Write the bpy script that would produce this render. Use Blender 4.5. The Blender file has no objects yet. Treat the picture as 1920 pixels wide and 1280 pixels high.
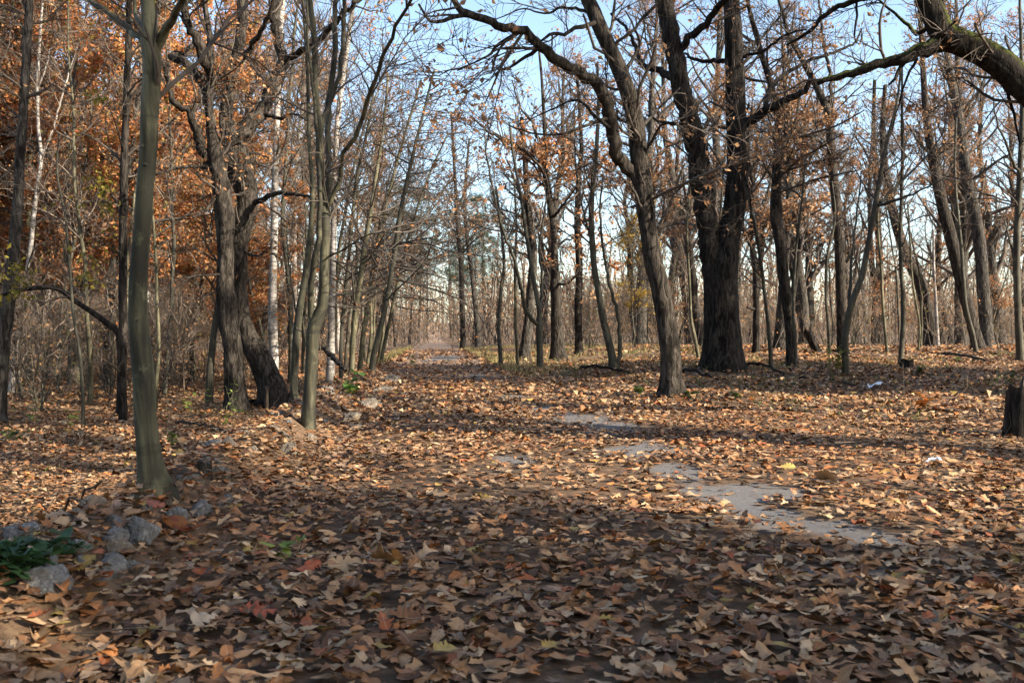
import bpy, math
import numpy as np
from mathutils import Matrix, Vector

# ------------------------------------------------------------------ camera, sky, sun, exposure
scene = bpy.context.scene
COL = scene.collection
F, CX, HY, CAM_H = 1800.0, 960.0, 630.0, 0.75      # focal length and horizon in photo pixels, eye height in metres
cam = bpy.data.cameras.new('camera')
cam.sensor_width = 36.0
cam.lens = F / 1920 * 36.0
cam.shift_y = -(640.0 - HY) / 1920.0
cam.clip_start, cam.clip_end = 0.05, 3000
cam_o = bpy.data.objects.new('camera', cam)
cam_o.location = (0, 0, CAM_H)
cam_o.rotation_euler = (math.radians(90), 0, 0)
COL.objects.link(cam_o)
scene.camera = cam_o
cam.dof.use_dof = True
cam.dof.focus_distance = 8.5
cam.dof.aperture_fstop = 11.0

SUN_EL, SUN_BACK = math.radians(27), math.radians(25)   # sun from the right, a little behind the camera
SDIR = Vector((math.cos(SUN_EL) * math.cos(SUN_BACK), -math.cos(SUN_EL) * math.sin(SUN_BACK), math.sin(SUN_EL)))
world = bpy.data.worlds.new('World')
scene.world = world
world.use_nodes = True
wn = world.node_tree
bg = wn.nodes['Background']
sky = wn.nodes.new('ShaderNodeTexSky')
sky.sky_type = 'NISHITA'
sky.sun_disc = False
sky.sun_elevation = SUN_EL
sky.sun_rotation = math.atan2(SDIR.x, SDIR.y)
sky.air_density, sky.dust_density, sky.ozone_density = 1.0, 1.3, 1.0
wn.links.new(sky.outputs[0], bg.inputs[0])
bg.inputs[1].default_value = 0.12
sl = bpy.data.lights.new('sun', 'SUN')
sl.energy = 5.0
sl.angle = math.radians(0.53)
sl.color = (1.0, 0.90, 0.76)
so = bpy.data.objects.new('sun', sl)
so.rotation_euler = SDIR.to_track_quat('Z', 'Y').to_euler()
so.location = SDIR * 60
COL.objects.link(so)
scene.view_settings.view_transform = 'Standard'
scene.view_settings.look = 'None'
scene.view_settings.exposure = 1.65
scene.view_settings.gamma = 1.0
cyc = scene.cycles
cyc.max_bounces, cyc.diffuse_bounces, cyc.glossy_bounces = 4, 2, 1
cyc.transmission_bounces, cyc.volume_bounces = 3, 0
cyc.use_denoising = True
cyc.denoiser = 'OPENIMAGEDENOISE'
cyc.denoising_input_passes = 'RGB_ALBEDO_NORMAL'
cyc.denoising_prefilter = 'ACCURATE'
cyc.use_light_tree = False
cyc.debug_use_spatial_splits = True
cyc.use_adaptive_sampling = True
cyc.adaptive_threshold = 0.02

RNG = np.random.default_rng(11)

# ------------------------------------------------------------------ helpers: numbers
def sstep(a, b, x):
    t = np.clip((x - a) / (b - a), 0, 1)
    return t * t * (3 - 2 * t)

def hash3(i, j, k):
    h = (i * 374761393 + j * 668265263 + k * 2147483647 + 1442695041) & 0x7fffffff
    h = ((h ^ (h >> 13)) * 1274126177) & 0x7fffffff
    h = (h ^ (h >> 16)) & 0xffffff
    return h / float(0xffffff) * 2 - 1

def vnoise(p):
    p = np.asarray(p, float)
    i = np.floor(p).astype(np.int64)
    f = p - i
    f = f * f * (3 - 2 * f)
    r = 0
    for dx in (0, 1):
        for dy in (0, 1):
            for dz in (0, 1):
                w = (f[..., 0] if dx else 1 - f[..., 0]) * (f[..., 1] if dy else 1 - f[..., 1]) * (f[..., 2] if dz else 1 - f[..., 2])
                r = r + w * hash3(i[..., 0] + dx, i[..., 1] + dy, i[..., 2] + dz)
    return r

def path_left(y):
    return -1.12 - 0.086 * np.asarray(y, float)

def path_right(y):
    y = np.asarray(y, float)
    return np.interp(y, [-4, 3, 6, 10, 19, 30, 54, 90, 220], [2.6, 2.5, 2.1, 1.3, -0.35, -1.15, -3.0, -6.1, -17.0])

def gz(x, y):
    """terrain height"""
    x = np.asarray(x, float)
    y = np.asarray(y, float)
    d = path_left(y) - x                                    # metres left of the path edge
    z = -0.47 * sstep(0.0, 0.9, d) * (1 - 0.6 * sstep(6, 22, d)) * (1 - 0.8 * sstep(26, 50, y))
    z = z + 0.17 * np.exp(-((d + 0.02) / 0.2) ** 2) * (1 - 0.7 * sstep(14, 30, y))        # low bank along the edge
    e = x - path_right(y)
    z = z + 0.30 * sstep(0.5, 6, e) * sstep(12, 30, y) * (1 - 0.6 * sstep(32, 70, y))
    off = np.clip(np.maximum(d, e) / 0.8, 0, 1)
    n = 0.045 * np.sin(x * 1.3 + 0.7 * y) * np.sin(0.9 * y - 0.4 * x + 1) + 0.03 * np.sin(2.7 * x + 1.1) * np.sin(2.3 * y) + 0.05 * np.sin(0.31 * x + 2) * np.sin(0.27 * y + x * .1)
    z = z + n * off
    z = z + 0.14 * np.exp(-(((x - 1.6) / 1.3) ** 2 + ((y - 18.6) / 1.0) ** 2))     # small mound by the verge
    far = np.hypot(x, y)
    return z + 5.0 * sstep(95, 320, far)

def U(px, py, d):
    return np.array([(px - CX) / F * d, d, CAM_H + (HY - py) / F * d])

def depth_at(px, py):
    ds = np.geomspace(1.5, 160, 900)
    x = (px - CX) / F * ds
    pr = HY + (CAM_H - gz(x, ds)) * F / ds
    k = np.argmax(pr <= py)
    return float(ds[k])

# ------------------------------------------------------------------ helpers: meshes
class Geo:
    """collects vertices, quads and triangles with a per-vertex colour; becomes one mesh"""
    def __init__(s):
        s.v, s.q, s.t, s.c, s.r, s.n = [], [], [], [], [], 0
    def add(s, v, q=None, t=None, c=None, rib=None):
        v = np.asarray(v, np.float32).reshape(-1, 3)
        if q is not None and len(q): s.q.append(np.asarray(q, np.int64).reshape(-1, 4) + s.n)
        if t is not None and len(t): s.t.append(np.asarray(t, np.int64).reshape(-1, 3) + s.n)
        s.v.append(v)
        if c is not None:
            c = np.asarray(c, np.float32)
            s.c.append(np.broadcast_to(c, (len(v), 3)) if c.ndim == 1 else c)
        if rib is not None: s.r.append(np.asarray(rib, np.float32).ravel())
        s.n += len(v)
        return s
    def mesh(s, name, mat, smooth=True, origin=(0, 0, 0)):
        me = bpy.data.meshes.new(name)
        V = np.concatenate(s.v) - np.asarray(origin, np.float32)
        Q = np.concatenate(s.q) if s.q else np.zeros((0, 4), np.int64)
        T = np.concatenate(s.t) if s.t else np.zeros((0, 3), np.int64)
        nl = Q.size + T.size
        me.vertices.add(len(V)); me.loops.add(nl); me.polygons.add(len(Q) + len(T))
        me.vertices.foreach_set('co', V.ravel().astype(np.float32))
        me.loops.foreach_set('vertex_index', np.concatenate([Q.ravel(), T.ravel()]).astype(np.int32))
        st = np.concatenate([np.arange(len(Q)) * 4, Q.size + np.arange(len(T)) * 3]).astype(np.int32)
        me.polygons.foreach_set('loop_start', st)
        me.polygons.foreach_set('use_smooth', np.full(len(st), smooth))
        if s.c:
            a = me.color_attributes.new('Col', 'FLOAT_COLOR', 'POINT')
            C = np.concatenate(s.c)
            a.data.foreach_set('color', np.concatenate([C, np.ones((len(C), 1), np.float32)], 1).ravel())
        if s.r:
            a = me.attributes.new('rib', 'FLOAT', 'POINT')
            a.data.foreach_set('value', np.concatenate(s.r))
        me.update(calc_edges=True)
        me.materials.append(mat)
        return me

def link(name, me, parent=None, loc=(0, 0, 0)):
    o = bpy.data.objects.new(name, me)
    COL.objects.link(o)
    o.location = loc
    if parent is not None: o.parent = parent
    return o

def tag(o, label=None, cat=None, group=None, kind=None):
    if label: o['label'] = label
    if cat: o['category'] = cat
    if group: o['group'] = group
    if kind: o['kind'] = kind
    return o

def kid_table():
    k = {}
    for o in COL.objects:
        if o.parent: k.setdefault(o.parent.name, []).append(o)
    return k

def copy_tree(root, loc, rotz=0.0, scale=1.0, lean=(0, 0), label=None, cat=None, group=None, name=None, kids=None):
    def cp(o, par):
        c = o.copy()
        COL.objects.link(c)
        c.parent = par
        for ch in kids.get(o.name, ()): cp(ch, c)
        return c
    c = cp(root, None)
    if name: c.name = name
    c.location = loc
    c.rotation_euler = (lean[0], lean[1], rotz)
    c.scale = (scale,) * 3 if np.isscalar(scale) else scale
    for k in ('kind',):
        if k in c.keys(): del c[k]
    tag(c, label, cat, group)
    return c

def nrm(v):
    return v / np.maximum(np.linalg.norm(v, axis=-1, keepdims=True), 1e-9)

def tubes(P, R, sides, wobble=None):
    """batch of tubes: P (B,N,3), R (B,N) -> verts, quads"""
    B, N, _ = P.shape
    T = np.empty_like(P)
    T[:, 1:-1] = P[:, 2:] - P[:, :-2]
    T[:, 0] = P[:, 1] - P[:, 0]
    T[:, -1] = P[:, -1] - P[:, -2]
    T = nrm(T)
    m = np.abs(nrm(P[:, -1] - P[:, 0]))
    ref = np.eye(3)[np.argmin(m, 1)][:, None, :]
    u = nrm(np.cross(T, np.broadcast_to(ref, T.shape)))
    v = np.cross(T, u)
    a = np.arange(sides) / sides * 2 * np.pi
    rr = R[:, :, None] * np.ones(sides)
    if wobble is not None: rr = rr * wobble
    V = P[:, :, None, :] + rr[..., None] * (np.cos(a)[:, None] * u[:, :, None, :] + np.sin(a)[:, None] * v[:, :, None, :])
    b = np.arange(B)[:, None, None] * N * sides
    i = np.arange(N - 1)[None, :, None] * sides
    j = np.arange(sides)[None, None, :]
    jn = (j + 1) % sides
    q = np.stack([b + i + j, b + i + jn, b + i + sides + jn, b + i + sides + j], -1)
    return V.reshape(-1, 3), q.reshape(-1, 4)

def resample(pts, r, step):
    """Catmull-Rom through points with radii, then evenly spaced"""
    pts = np.asarray(pts, float); r = np.asarray(r, float)
    A = np.vstack([2 * pts[0] - pts[1], pts, 2 * pts[-1] - pts[-2]])
    out, ro = [], []
    for i in range(len(pts) - 1):
        p0, p1, p2, p3 = A[i:i + 4]
        t = np.linspace(0, 1, 12, endpoint=False)[:, None]
        out.append(0.5 * ((2 * p1) + (-p0 + p2) * t + (2 * p0 - 5 * p1 + 4 * p2 - p3) * t ** 2 + (-p0 + 3 * p1 - 3 * p2 + p3) * t ** 3))
        ro.append(r[i] + (r[i + 1] - r[i]) * t[:, 0])
    out.append(pts[-1:]); ro.append(r[-1:])
    C = np.vstack(out); Rr = np.concatenate(ro)
    L = np.concatenate([[0], np.cumsum(np.linalg.norm(np.diff(C, axis=0), axis=1))])
    n = max(4, int(L[-1] / step) + 1)
    s = np.linspace(0, L[-1], n)
    return np.stack([np.interp(s, L, C[:, k]) for k in range(3)], 1), np.interp(s, L, Rr)

def spawn(P, R, n, rng, t=(0.2, 1.0), ang=(35, 75), length=(0.5, 1.2), M=5, up=0.15, wob=0.18, rf=0.55, rmin=0.004, trop=0.03, weights=None, bias=None, lscale=None):
    """n child branches on a batch of parents -> (n,M,3),(n,M)"""
    B, N, _ = P.shape
    if weights is None: weights = np.linalg.norm(P[:, -1] - P[:, 0], axis=1)
    w = weights / weights.sum()
    b = rng.choice(B, n, p=w)
    tt = rng.uniform(t[0], t[1], n)
    f = tt * (N - 1)
    i = np.minimum(f.astype(int), N - 2)
    fr = (f - i)[:, None]
    p0 = P[b, i] * (1 - fr) + P[b, i + 1] * fr
    r0 = R[b, i] * (1 - fr[:, 0]) + R[b, i + 1] * fr[:, 0]
    tan = nrm(P[b, i + 1] - P[b, i])
    rnd = rng.normal(size=(n, 3))
    if bias is not None: rnd = rnd + np.asarray(bias)
    perp = nrm(rnd - (rnd * tan).sum(1, keepdims=True) * tan)
    a = np.radians(rng.uniform(ang[0], ang[1], n))[:, None]
    d = np.cos(a) * tan + np.sin(a) * perp
    d[:, 2] += up
    d = nrm(d)
    L = rng.uniform(length[0], length[1], n) * (1.15 - 0.5 * tt)
    if lscale is not None: L = L * lscale[b]
    Q = np.empty((n, M, 3)); Q[:, 0] = p0
    for k in range(1, M):
        d = d + rng.normal(size=(n, 3)) * wob
        d[:, 2] += trop
        d = nrm(d)
        Q[:, k] = Q[:, k - 1] + d * (L / (M - 1))[:, None]
    rs = np.maximum(r0 * rf, rmin)
    Rr = rs[:, None] * np.linspace(1, 0.3, M)[None, :] 
    Rr = np.maximum(Rr, rmin * 0.55)
    return Q, Rr

def leaf_quads(pos, size, rng, pal, droop=0.3, elong=1.7):
    """small folded leaves (two triangles sharing the midrib) for crowns"""
    n = len(pos)
    d = rng.normal(size=(n, 3)); d[:, 2] = d[:, 2] * 0.7 - droop
    d = nrm(d)
    s = nrm(np.cross(d, rng.normal(size=(n, 3))))
    nn = np.cross(d, s)
    L = (size * rng.uniform(0.6, 1.35, n))[:, None]
    W = L / elong * 0.5
    base = pos
    tip = pos + d * L
    mid = pos + d * L * 0.5
    a = mid + s * W + nn * W * 0.35
    b = mid - s * W + nn * W * 0.35
    V = np.stack([base, a, tip, b], 1).reshape(-1, 3)
    k = np.arange(n)[:, None] * 4
    T = np.concatenate([k + [0, 1, 2], k + [0, 2, 3]])
    ci = rng.integers(0, len(pal), n)
    c = np.asarray(pal)[ci] * rng.uniform(0.7, 1.25, (n, 1))
    return V, T, np.repeat(c, 4, 0)

# ------------------------------------------------------------------ materials
def mat_new(name):
    m = bpy.data.materials.new(name)
    m.use_nodes = True
    nt = m.node_tree
    b = nt.nodes['Principled BSDF']
    b.inputs['Specular IOR Level'].default_value = 0.25
    return m, nt, b

def node(nt, t, **kw):
    n = nt.nodes.new(t)
    for k, v in kw.items(): setattr(n, k, v)
    return n

def ramp(nt, fac, stops):
    r = node(nt, 'ShaderNodeValToRGB')
    e = r.color_ramp.elements
    while len(e) < len(stops): e.new(0.5)
    for x, (p, c) in zip(e, stops):
        x.position = p
        x.color = (*c, 1) if len(c) == 3 else c
    nt.links.new(fac, r.inputs[0])
    return r.outputs[0]

def noise(nt, vec, scale, detail=4, rough=0.6, dist=0.0):
    n = node(nt, 'ShaderNodeTexNoise')
    n.inputs['Scale'].default_value = scale
    n.inputs['Detail'].default_value = detail
    n.inputs['Roughness'].default_value = rough
    n.inputs['Distortion'].default_value = dist
    if vec is not None: nt.links.new(vec, n.inputs['Vector'])
    return n.outputs[0]

def mapping(nt, scale, coord='Object'):
    tc = node(nt, 'ShaderNodeTexCoord')
    mp = node(nt, 'ShaderNodeMapping')
    mp.inputs['Scale'].default_value = scale
    nt.links.new(tc.outputs[coord], mp.inputs[0])
    return mp.outputs[0]

def mixc(nt, fac, a, b, mode='MIX'):
    m = node(nt, 'ShaderNodeMix', data_type='RGBA', blend_type=mode)
    for s, v in ((0, fac), (6, a), (7, b)):
        if isinstance(v, bpy.types.NodeSocket): nt.links.new(v, m.inputs[s])
        elif s == 0: m.inputs[0].default_value = v
        else: m.inputs[s].default_value = (*v, 1)
    return m.outputs[2]

def bump(nt, b, h, strength, dist=0.02):
    n = node(nt, 'ShaderNodeBump')
    n.inputs['Strength'].default_value = strength
    n.inputs['Distance'].default_value = dist
    nt.links.new(h, n.inputs['Height'])
    nt.links.new(n.outputs[0], b.inputs['Normal'])

def bark_ridged(name, dark, light, moss=None, moss_amt=0.0, sc=1.0, mcut=0.5):
    m, nt, b = mat_new(name)
    v = mapping(nt, (18 * sc, 18 * sc, 4.6 * sc))
    n1 = noise(nt, v, 1.0, 5, 0.62, 0.9)
    n2 = noise(nt, mapping(nt, (2, 2, 1.2)), 1.0, 4, 0.6)
    col = ramp(nt, n1, [(0.40, tuple(c * 0.3 for c in dark)), (0.48, dark), (0.62, light)])
    col = mixc(nt, ramp(nt, n2, [(0.4, (0, 0, 0)), (0.7, (0.5, 0.5, 0.5))]), col, tuple((d + l) * 0.35 for d, l in zip(dark, light)), 'MIX')
    if moss:
        n3 = noise(nt, mapping(nt, (1.6, 1.6, 1.1)), 1.0, 6, 0.7)
        g = node(nt, 'ShaderNodeNewGeometry')
        sx = node(nt, 'ShaderNodeSeparateXYZ')
        nt.links.new(g.outputs['Normal'], sx.inputs[0])
        ad = node(nt, 'ShaderNodeMath', operation='MULTIPLY_ADD')
        nt.links.new(sx.outputs[2], ad.inputs[0])
        ad.inputs[1].default_value = moss_amt
        nt.links.new(n3, ad.inputs[2])
        fac = ramp(nt, ad.outputs[0], [(mcut, (0, 0, 0)), (mcut + 0.17, (1, 1, 1))])
        col = mixc(nt, fac, col, mixc(nt, noise(nt, mapping(nt, (30, 30, 30)), 1.0, 3), tuple(c * 0.5 for c in moss), moss))
    nt.links.new(col, b.inputs['Base Color'])
    b.inputs['Roughness'].default_value = 0.9
    b.inputs['Specular IOR Level'].default_value = 0.12
    bump(nt, b, n1, 1.0, 0.05)
    return m

def bark_smooth(name, a, c, streak, sc=1.0):
    m, nt, b = mat_new(name)
    n1 = noise(nt, mapping(nt, (7 * sc, 7 * sc, 1.2 * sc)), 1.0, 5, 0.65, 0.8)
    n2 = noise(nt, mapping(nt, (40, 40, 55)), 1.0, 3, 0.6)
    n3 = noise(nt, mapping(nt, (1.3, 1.3, 0.9)), 1.0, 4, 0.6)
    col = ramp(nt, n1, [(0.40, streak), (0.50, a), (0.60, c)])
    col = mixc(nt, ramp(nt, n3, [(0.42, (0, 0, 0)), (0.62, (0.75, 0.75, 0.75))]), col, tuple(x * 0.6 for x in a))
    col = mixc(nt, ramp(nt, n2, [(0.3, (0.22, 0.22, 0.22)), (0.42, (0, 0, 0))]), col, streak)
    n4 = noise(nt, mapping(nt, (7, 7, 5)), 1.0, 5, 0.7)
    col = mixc(nt, ramp(nt, n4, [(0.56, (0, 0, 0)), (0.66, (0.55, 0.55, 0.55))]), col, tuple(x * 1.25 for x in c))
    n5 = noise(nt, mapping(nt, (1.6, 1.6, 9)), 1.0, 5, 0.65)
    col = mixc(nt, ramp(nt, n5, [(0.36, (0.75, 0.75, 0.75)), (0.45, (0, 0, 0))]), col, streak)
    nt.links.new(col, b.inputs['Base Color'])
    b.inputs['Roughness'].default_value = 0.75
    bump(nt, b, n4, 0.35, 0.012)
    return m

def bark_birch(name):
    m, nt, b = mat_new(name)
    n1 = noise(nt, mapping(nt, (5, 5, 26)), 1.0, 4, 0.6)
    n2 = noise(nt, mapping(nt, (3, 3, 2.0)), 1.0, 5, 0.7)
    col = ramp(nt, n1, [(0.34, (0.05, 0.045, 0.04)), (0.42, (0.24, 0.215, 0.185)), (0.6, (0.40, 0.37, 0.33))])
    col = mixc(nt, ramp(nt, n2, [(0.42, (0, 0, 0)), (0.62, (0.85, 0.85, 0.85))]), col, (0.12, 0.10, 0.078))
    nt.links.new(col, b.inputs['Base Color'])
    b.inputs['Roughness'].default_value = 0.7
    return m

def twig_mat(name, a, c):
    m, nt, b = mat_new(name)
    n1 = noise(nt, mapping(nt, (3, 3, 3)), 1.0, 3)
    nt.links.new(ramp(nt, n1, [(0.35, a), (0.65, c)]), b.inputs['Base Color'])
    b.inputs['Roughness'].default_value = 0.8
    return m

def leaf_mat(name, trans=0.35, rough=0.55, spec=0.25, mottled=True, scale=45.0, veins=False):
    m, nt, b = mat_new(name)
    at = node(nt, 'ShaderNodeAttribute', attribute_name='Col')
    col = at.outputs['Color']
    if mottled:
        n1 = noise(nt, mapping(nt, (scale,) * 3), 1.0, 4, 0.65)
        col = mixc(nt, 0.75, col, ramp(nt, n1, [(0.25, (0.45, 0.42, 0.4)), (0.5, (0.95, 0.95, 0.95)), (0.75, (1.3, 1.28, 1.25))]), 'MULTIPLY')
    if veins:
        rb = node(nt, 'ShaderNodeAttribute', attribute_name='rib')
        col = mixc(nt, ramp(nt, rb.outputs['Fac'], [(0.0, (0.8, 0.8, 0.8)), (0.10, (0, 0, 0))]), col, mixc(nt, 0.6, col, (0.45, 0.33, 0.2)))
        col = mixc(nt, ramp(nt, rb.outputs['Fac'], [(0.72, (0, 0, 0)), (1.0, (0.55, 0.55, 0.55))]), col, mixc(nt, 0.6, col, (0.07, 0.04, 0.02)))
    nt.links.new(col, b.inputs['Base Color'])
    b.inputs['Roughness'].default_value = rough
    b.inputs['Specular IOR Level'].default_value = spec
    if trans > 0:
        tr = node(nt, 'ShaderNodeBsdfTranslucent')
        nt.links.new(col, tr.inputs[0])
        mx = node(nt, 'ShaderNodeMixShader')
        mx.inputs[0].default_value = trans
        nt.links.new(b.outputs[0], mx.inputs[1])
        nt.links.new(tr.outputs[0], mx.inputs[2])
        nt.links.new(mx.outputs[0], nt.nodes['Material Output'].inputs[0])
    return m

M = {}
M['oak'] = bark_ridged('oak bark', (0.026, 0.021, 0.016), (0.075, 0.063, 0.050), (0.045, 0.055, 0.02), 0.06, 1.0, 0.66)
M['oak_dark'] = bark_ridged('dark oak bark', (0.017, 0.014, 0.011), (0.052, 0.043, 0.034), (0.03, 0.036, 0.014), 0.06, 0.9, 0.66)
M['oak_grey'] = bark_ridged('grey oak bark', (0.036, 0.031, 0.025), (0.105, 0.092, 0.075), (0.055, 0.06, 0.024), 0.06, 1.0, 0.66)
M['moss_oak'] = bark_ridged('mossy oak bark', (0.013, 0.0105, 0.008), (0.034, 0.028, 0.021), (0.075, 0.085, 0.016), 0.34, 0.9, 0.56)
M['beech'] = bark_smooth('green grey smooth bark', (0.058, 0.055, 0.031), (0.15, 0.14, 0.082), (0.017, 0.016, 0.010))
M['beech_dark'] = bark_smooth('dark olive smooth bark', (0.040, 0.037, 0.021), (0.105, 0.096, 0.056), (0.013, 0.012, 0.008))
M['hornbeam'] = bark_smooth('olive hornbeam bark', (0.085, 0.076, 0.042), (0.16, 0.142, 0.085), (0.038, 0.034, 0.019), 1.6)
M['sapling'] = bark_smooth('dark sapling bark', (0.053, 0.048, 0.031), (0.099, 0.090, 0.062), (0.04, 0.036, 0.025), 1.6)
M['birch'] = bark_birch('birch bark')
M['twig'] = twig_mat('dark twig bark', (0.046, 0.036, 0.027), (0.105, 0.084, 0.065))
M['twig_brown'] = twig_mat('brown twig bark', (0.091, 0.069, 0.050), (0.189, 0.147, 0.112))
M['foliage'] = leaf_mat('withered crown leaves', 0.4, 0.6, 0.2, False)
M['litter'] = leaf_mat('fallen leaf litter', 0.0, 0.6, 0.16, True, 40.0, True)
M['leaf'] = leaf_mat('fallen leaf', 0.0, 0.6, 0.16, True, 4.0, True)
M['green'] = leaf_mat('green leaves', 0.4, 0.5, 0.3, False)
M['grass'] = leaf_mat('grass blades', 0.3, 0.6, 0.2, False)

m, nt, b = mat_new('leafy forest soil')
n1 = noise(nt, mapping(nt, (9, 9, 9)), 1.0, 8, 0.75)
n2 = noise(nt, mapping(nt, (0.5, 0.5, 0.5)), 1.0, 4, 0.6)
c = ramp(nt, n1, [(0.3, (0.035, 0.022, 0.014)), (0.5, (0.15, 0.085, 0.045)), (0.62, (0.25, 0.155, 0.085)), (0.75, (0.12, 0.065, 0.03))])
c = mixc(nt, ramp(nt, n2, [(0.4, (0, 0, 0)), (0.7, (0.5, 0.5, 0.5))]), c, (0.11, 0.085, 0.045))
nt.links.new(c, b.inputs['Base Color'])
b.inputs['Roughness'].default_value = 0.9
bump(nt, b, n1, 0.9, 0.03)
M['soil'] = m

m, nt, b = mat_new('worn asphalt')
n1 = noise(nt, mapping(nt, (140, 140, 140)), 1.0, 3, 0.7)
n2 = noise(nt, mapping(nt, (3.5, 3.5, 3.5)), 1.0, 6, 0.7)
c = ramp(nt, n1, [(0.3, (0.09, 0.086, 0.082)), (0.55, (0.142, 0.136, 0.13)), (0.75, (0.20, 0.192, 0.182))])
c = mixc(nt, ramp(nt, n2, [(0.38, (0, 0, 0)), (0.66, (0.6, 0.6, 0.6))]), c, (0.13, 0.105, 0.082))
n4 = noise(nt, mapping(nt, (26, 26, 26)), 1.0, 6, 0.75)
c = mixc(nt, ramp(nt, n4, [(0.32, (0.6, 0.6, 0.6)), (0.42, (0, 0, 0))]), c, (0.06, 0.05, 0.042))
at = node(nt, 'ShaderNodeAttribute', attribute_name='Col')
n3 = noise(nt, mapping(nt, (16, 16, 16)), 1.0, 6, 0.7)
mould = ramp(nt, n3, [(0.3, (0.03, 0.02, 0.013)), (0.5, (0.11, 0.066, 0.036)), (0.7, (0.2, 0.125, 0.07))])
sp = node(nt, 'ShaderNodeSeparateColor')
nt.links.new(at.outputs['Color'], sp.inputs[0])
mould = mixc(nt, sp.outputs[1], mould, ramp(nt, n3, [(0.3, (0.20, 0.13, 0.085)), (0.55, (0.33, 0.225, 0.155)), (0.75, (0.42, 0.31, 0.23))]))
c = mixc(nt, sp.outputs[0], mould, c)
nt.links.new(c, b.inputs['Base Color'])
b.inputs['Roughness'].default_value = 0.85
b.inputs['Specular IOR Level'].default_value = 0.12
bump(nt, b, n4, 0.5, 0.012)
M['asphalt'] = m

m, nt, b = mat_new('rubble concrete')
n1 = noise(nt, mapping(nt, (3.5, 3.5, 3.5)), 1.0, 6, 0.7)
n2 = noise(nt, mapping(nt, (0.9, 0.9, 0.9)), 1.0, 4, 0.6)
c = ramp(nt, n1, [(0.33, (0.08, 0.078, 0.075)), (0.5, (0.19, 0.185, 0.175)), (0.66, (0.36, 0.35, 0.32))])
c = mixc(nt, ramp(nt, n2, [(0.45, (0, 0, 0)), (0.68, (0.75, 0.75, 0.75))]), c, (0.12, 0.105, 0.08))
nt.links.new(c, b.inputs['Base Color'])
b.inputs['Roughness'].default_value = 0.95
b.inputs['Specular IOR Level'].default_value = 0.1
bump(nt, b, n1, 0.6, 0.15)
M['rubble'] = m

m, nt, b = mat_new('pale sandy stone')
n1 = noise(nt, mapping(nt, (3, 3, 3)), 1.0, 6, 0.7)
nt.links.new(ramp(nt, n1, [(0.33, (0.10, 0.075, 0.055)), (0.5, (0.22, 0.18, 0.135)), (0.68, (0.38, 0.33, 0.26))]), b.inputs['Base Color'])
b.inputs['Roughness'].default_value = 0.95
b.inputs['Specular IOR Level'].default_value = 0.1
bump(nt, b, n1, 0.7, 0.15)
M['sandstone'] = m

m, nt, b = mat_new('rotten wood')
n1 = noise(nt, mapping(nt, (30, 30, 4)), 1.0, 6, 0.7, 0.5)
nt.links.new(ramp(nt, n1, [(0.35, (0.025, 0.018, 0.012)), (0.5, (0.09, 0.065, 0.045)), (0.7, (0.20, 0.15, 0.10))]), b.inputs['Base Color'])
b.inputs['Roughness'].default_value = 0.95
bump(nt, b, n1, 1.0, 0.03)
M['wood'] = m

m, nt, b = mat_new('crumpled white paper')
b.inputs['Base Color'].default_value = (0.75, 0.77, 0.8, 1)
b.inputs['Roughness'].default_value = 0.7
M['paper'] = m

# ------------------------------------------------------------------ setting: ground and path
def axis(lo, hi, fine_lo, fine_hi, fine, grow=1.18):
    a = list(np.arange(fine_lo, fine_hi + 1e-6, fine))
    s = fine
    while a[-1] < hi: s *= grow; a.append(min(hi, a[-1] + s))
    s = fine
    while a[0] > lo: s *= grow; a.insert(0, max(lo, a[0] - s))
    return np.array(a)

xs = axis(-700, 700, -8, 8, 0.18)
ys = axis(-300, 1200, 0, 22, 0.2, 1.09)
X, Y = np.meshgrid(xs, ys)
Z = gz(X, Y)
nx, ny = len(xs), len(ys)
i, j = np.meshgrid(np.arange(nx - 1), np.arange(ny - 1))
k = (j * nx + i).ravel()
g = Geo().add(np.stack([X, Y, Z], -1), q=np.stack([k, k + 1, k + nx + 1, k + nx], 1))
ground = tag(link('ground', g.mesh('ground', M['soil'])), 'leaf covered forest floor with a shallow ditch beside the path', 'forest floor', kind='structure')

# bare asphalt showing between the leaves: (photo x, photo y, half width, half depth in metres)
BARE = []
for px, py, hx, hy in ((1640, 1012, .22, .20), (1530, 992, .20, .15), (1420, 962, .14, .16), (1400, 930, .26, .28), (1330, 925, .14, .25), (1262, 882, .14, .26), (1205, 845, .22, .45), (1140, 803, .23, .5), (1080, 785, .26, .7), (1030, 766, .16, .4),
                       (960, 862, .10, .2), (1560, 1080, .16, .08), (1270, 890, .12, .3), (890, 706, .2, .9), (960, 745, .16, .5), (830, 672, .5, 5)):
    d = depth_at(px, py)
    BARE.append(((px - CX) / F * d, d, hx * 0.95, hy * 0.9))
BARE = np.array(BARE)
def bare(x, y):
    wob = 0.42 * vnoise(np.stack([x * 4, y * 4, x * 0], -1)) + 0.28 * vnoise(np.stack([x * 9, y * 9, x * 0 + 3], -1))
    r = np.full(np.shape(x), 9.0)
    for bx, by, hx, hy in BARE:
        r = np.minimum(r, np.hypot((x - bx) / hx, (y - by) / hy))
    return sstep(1.35, 0.7, r + wob)

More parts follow.
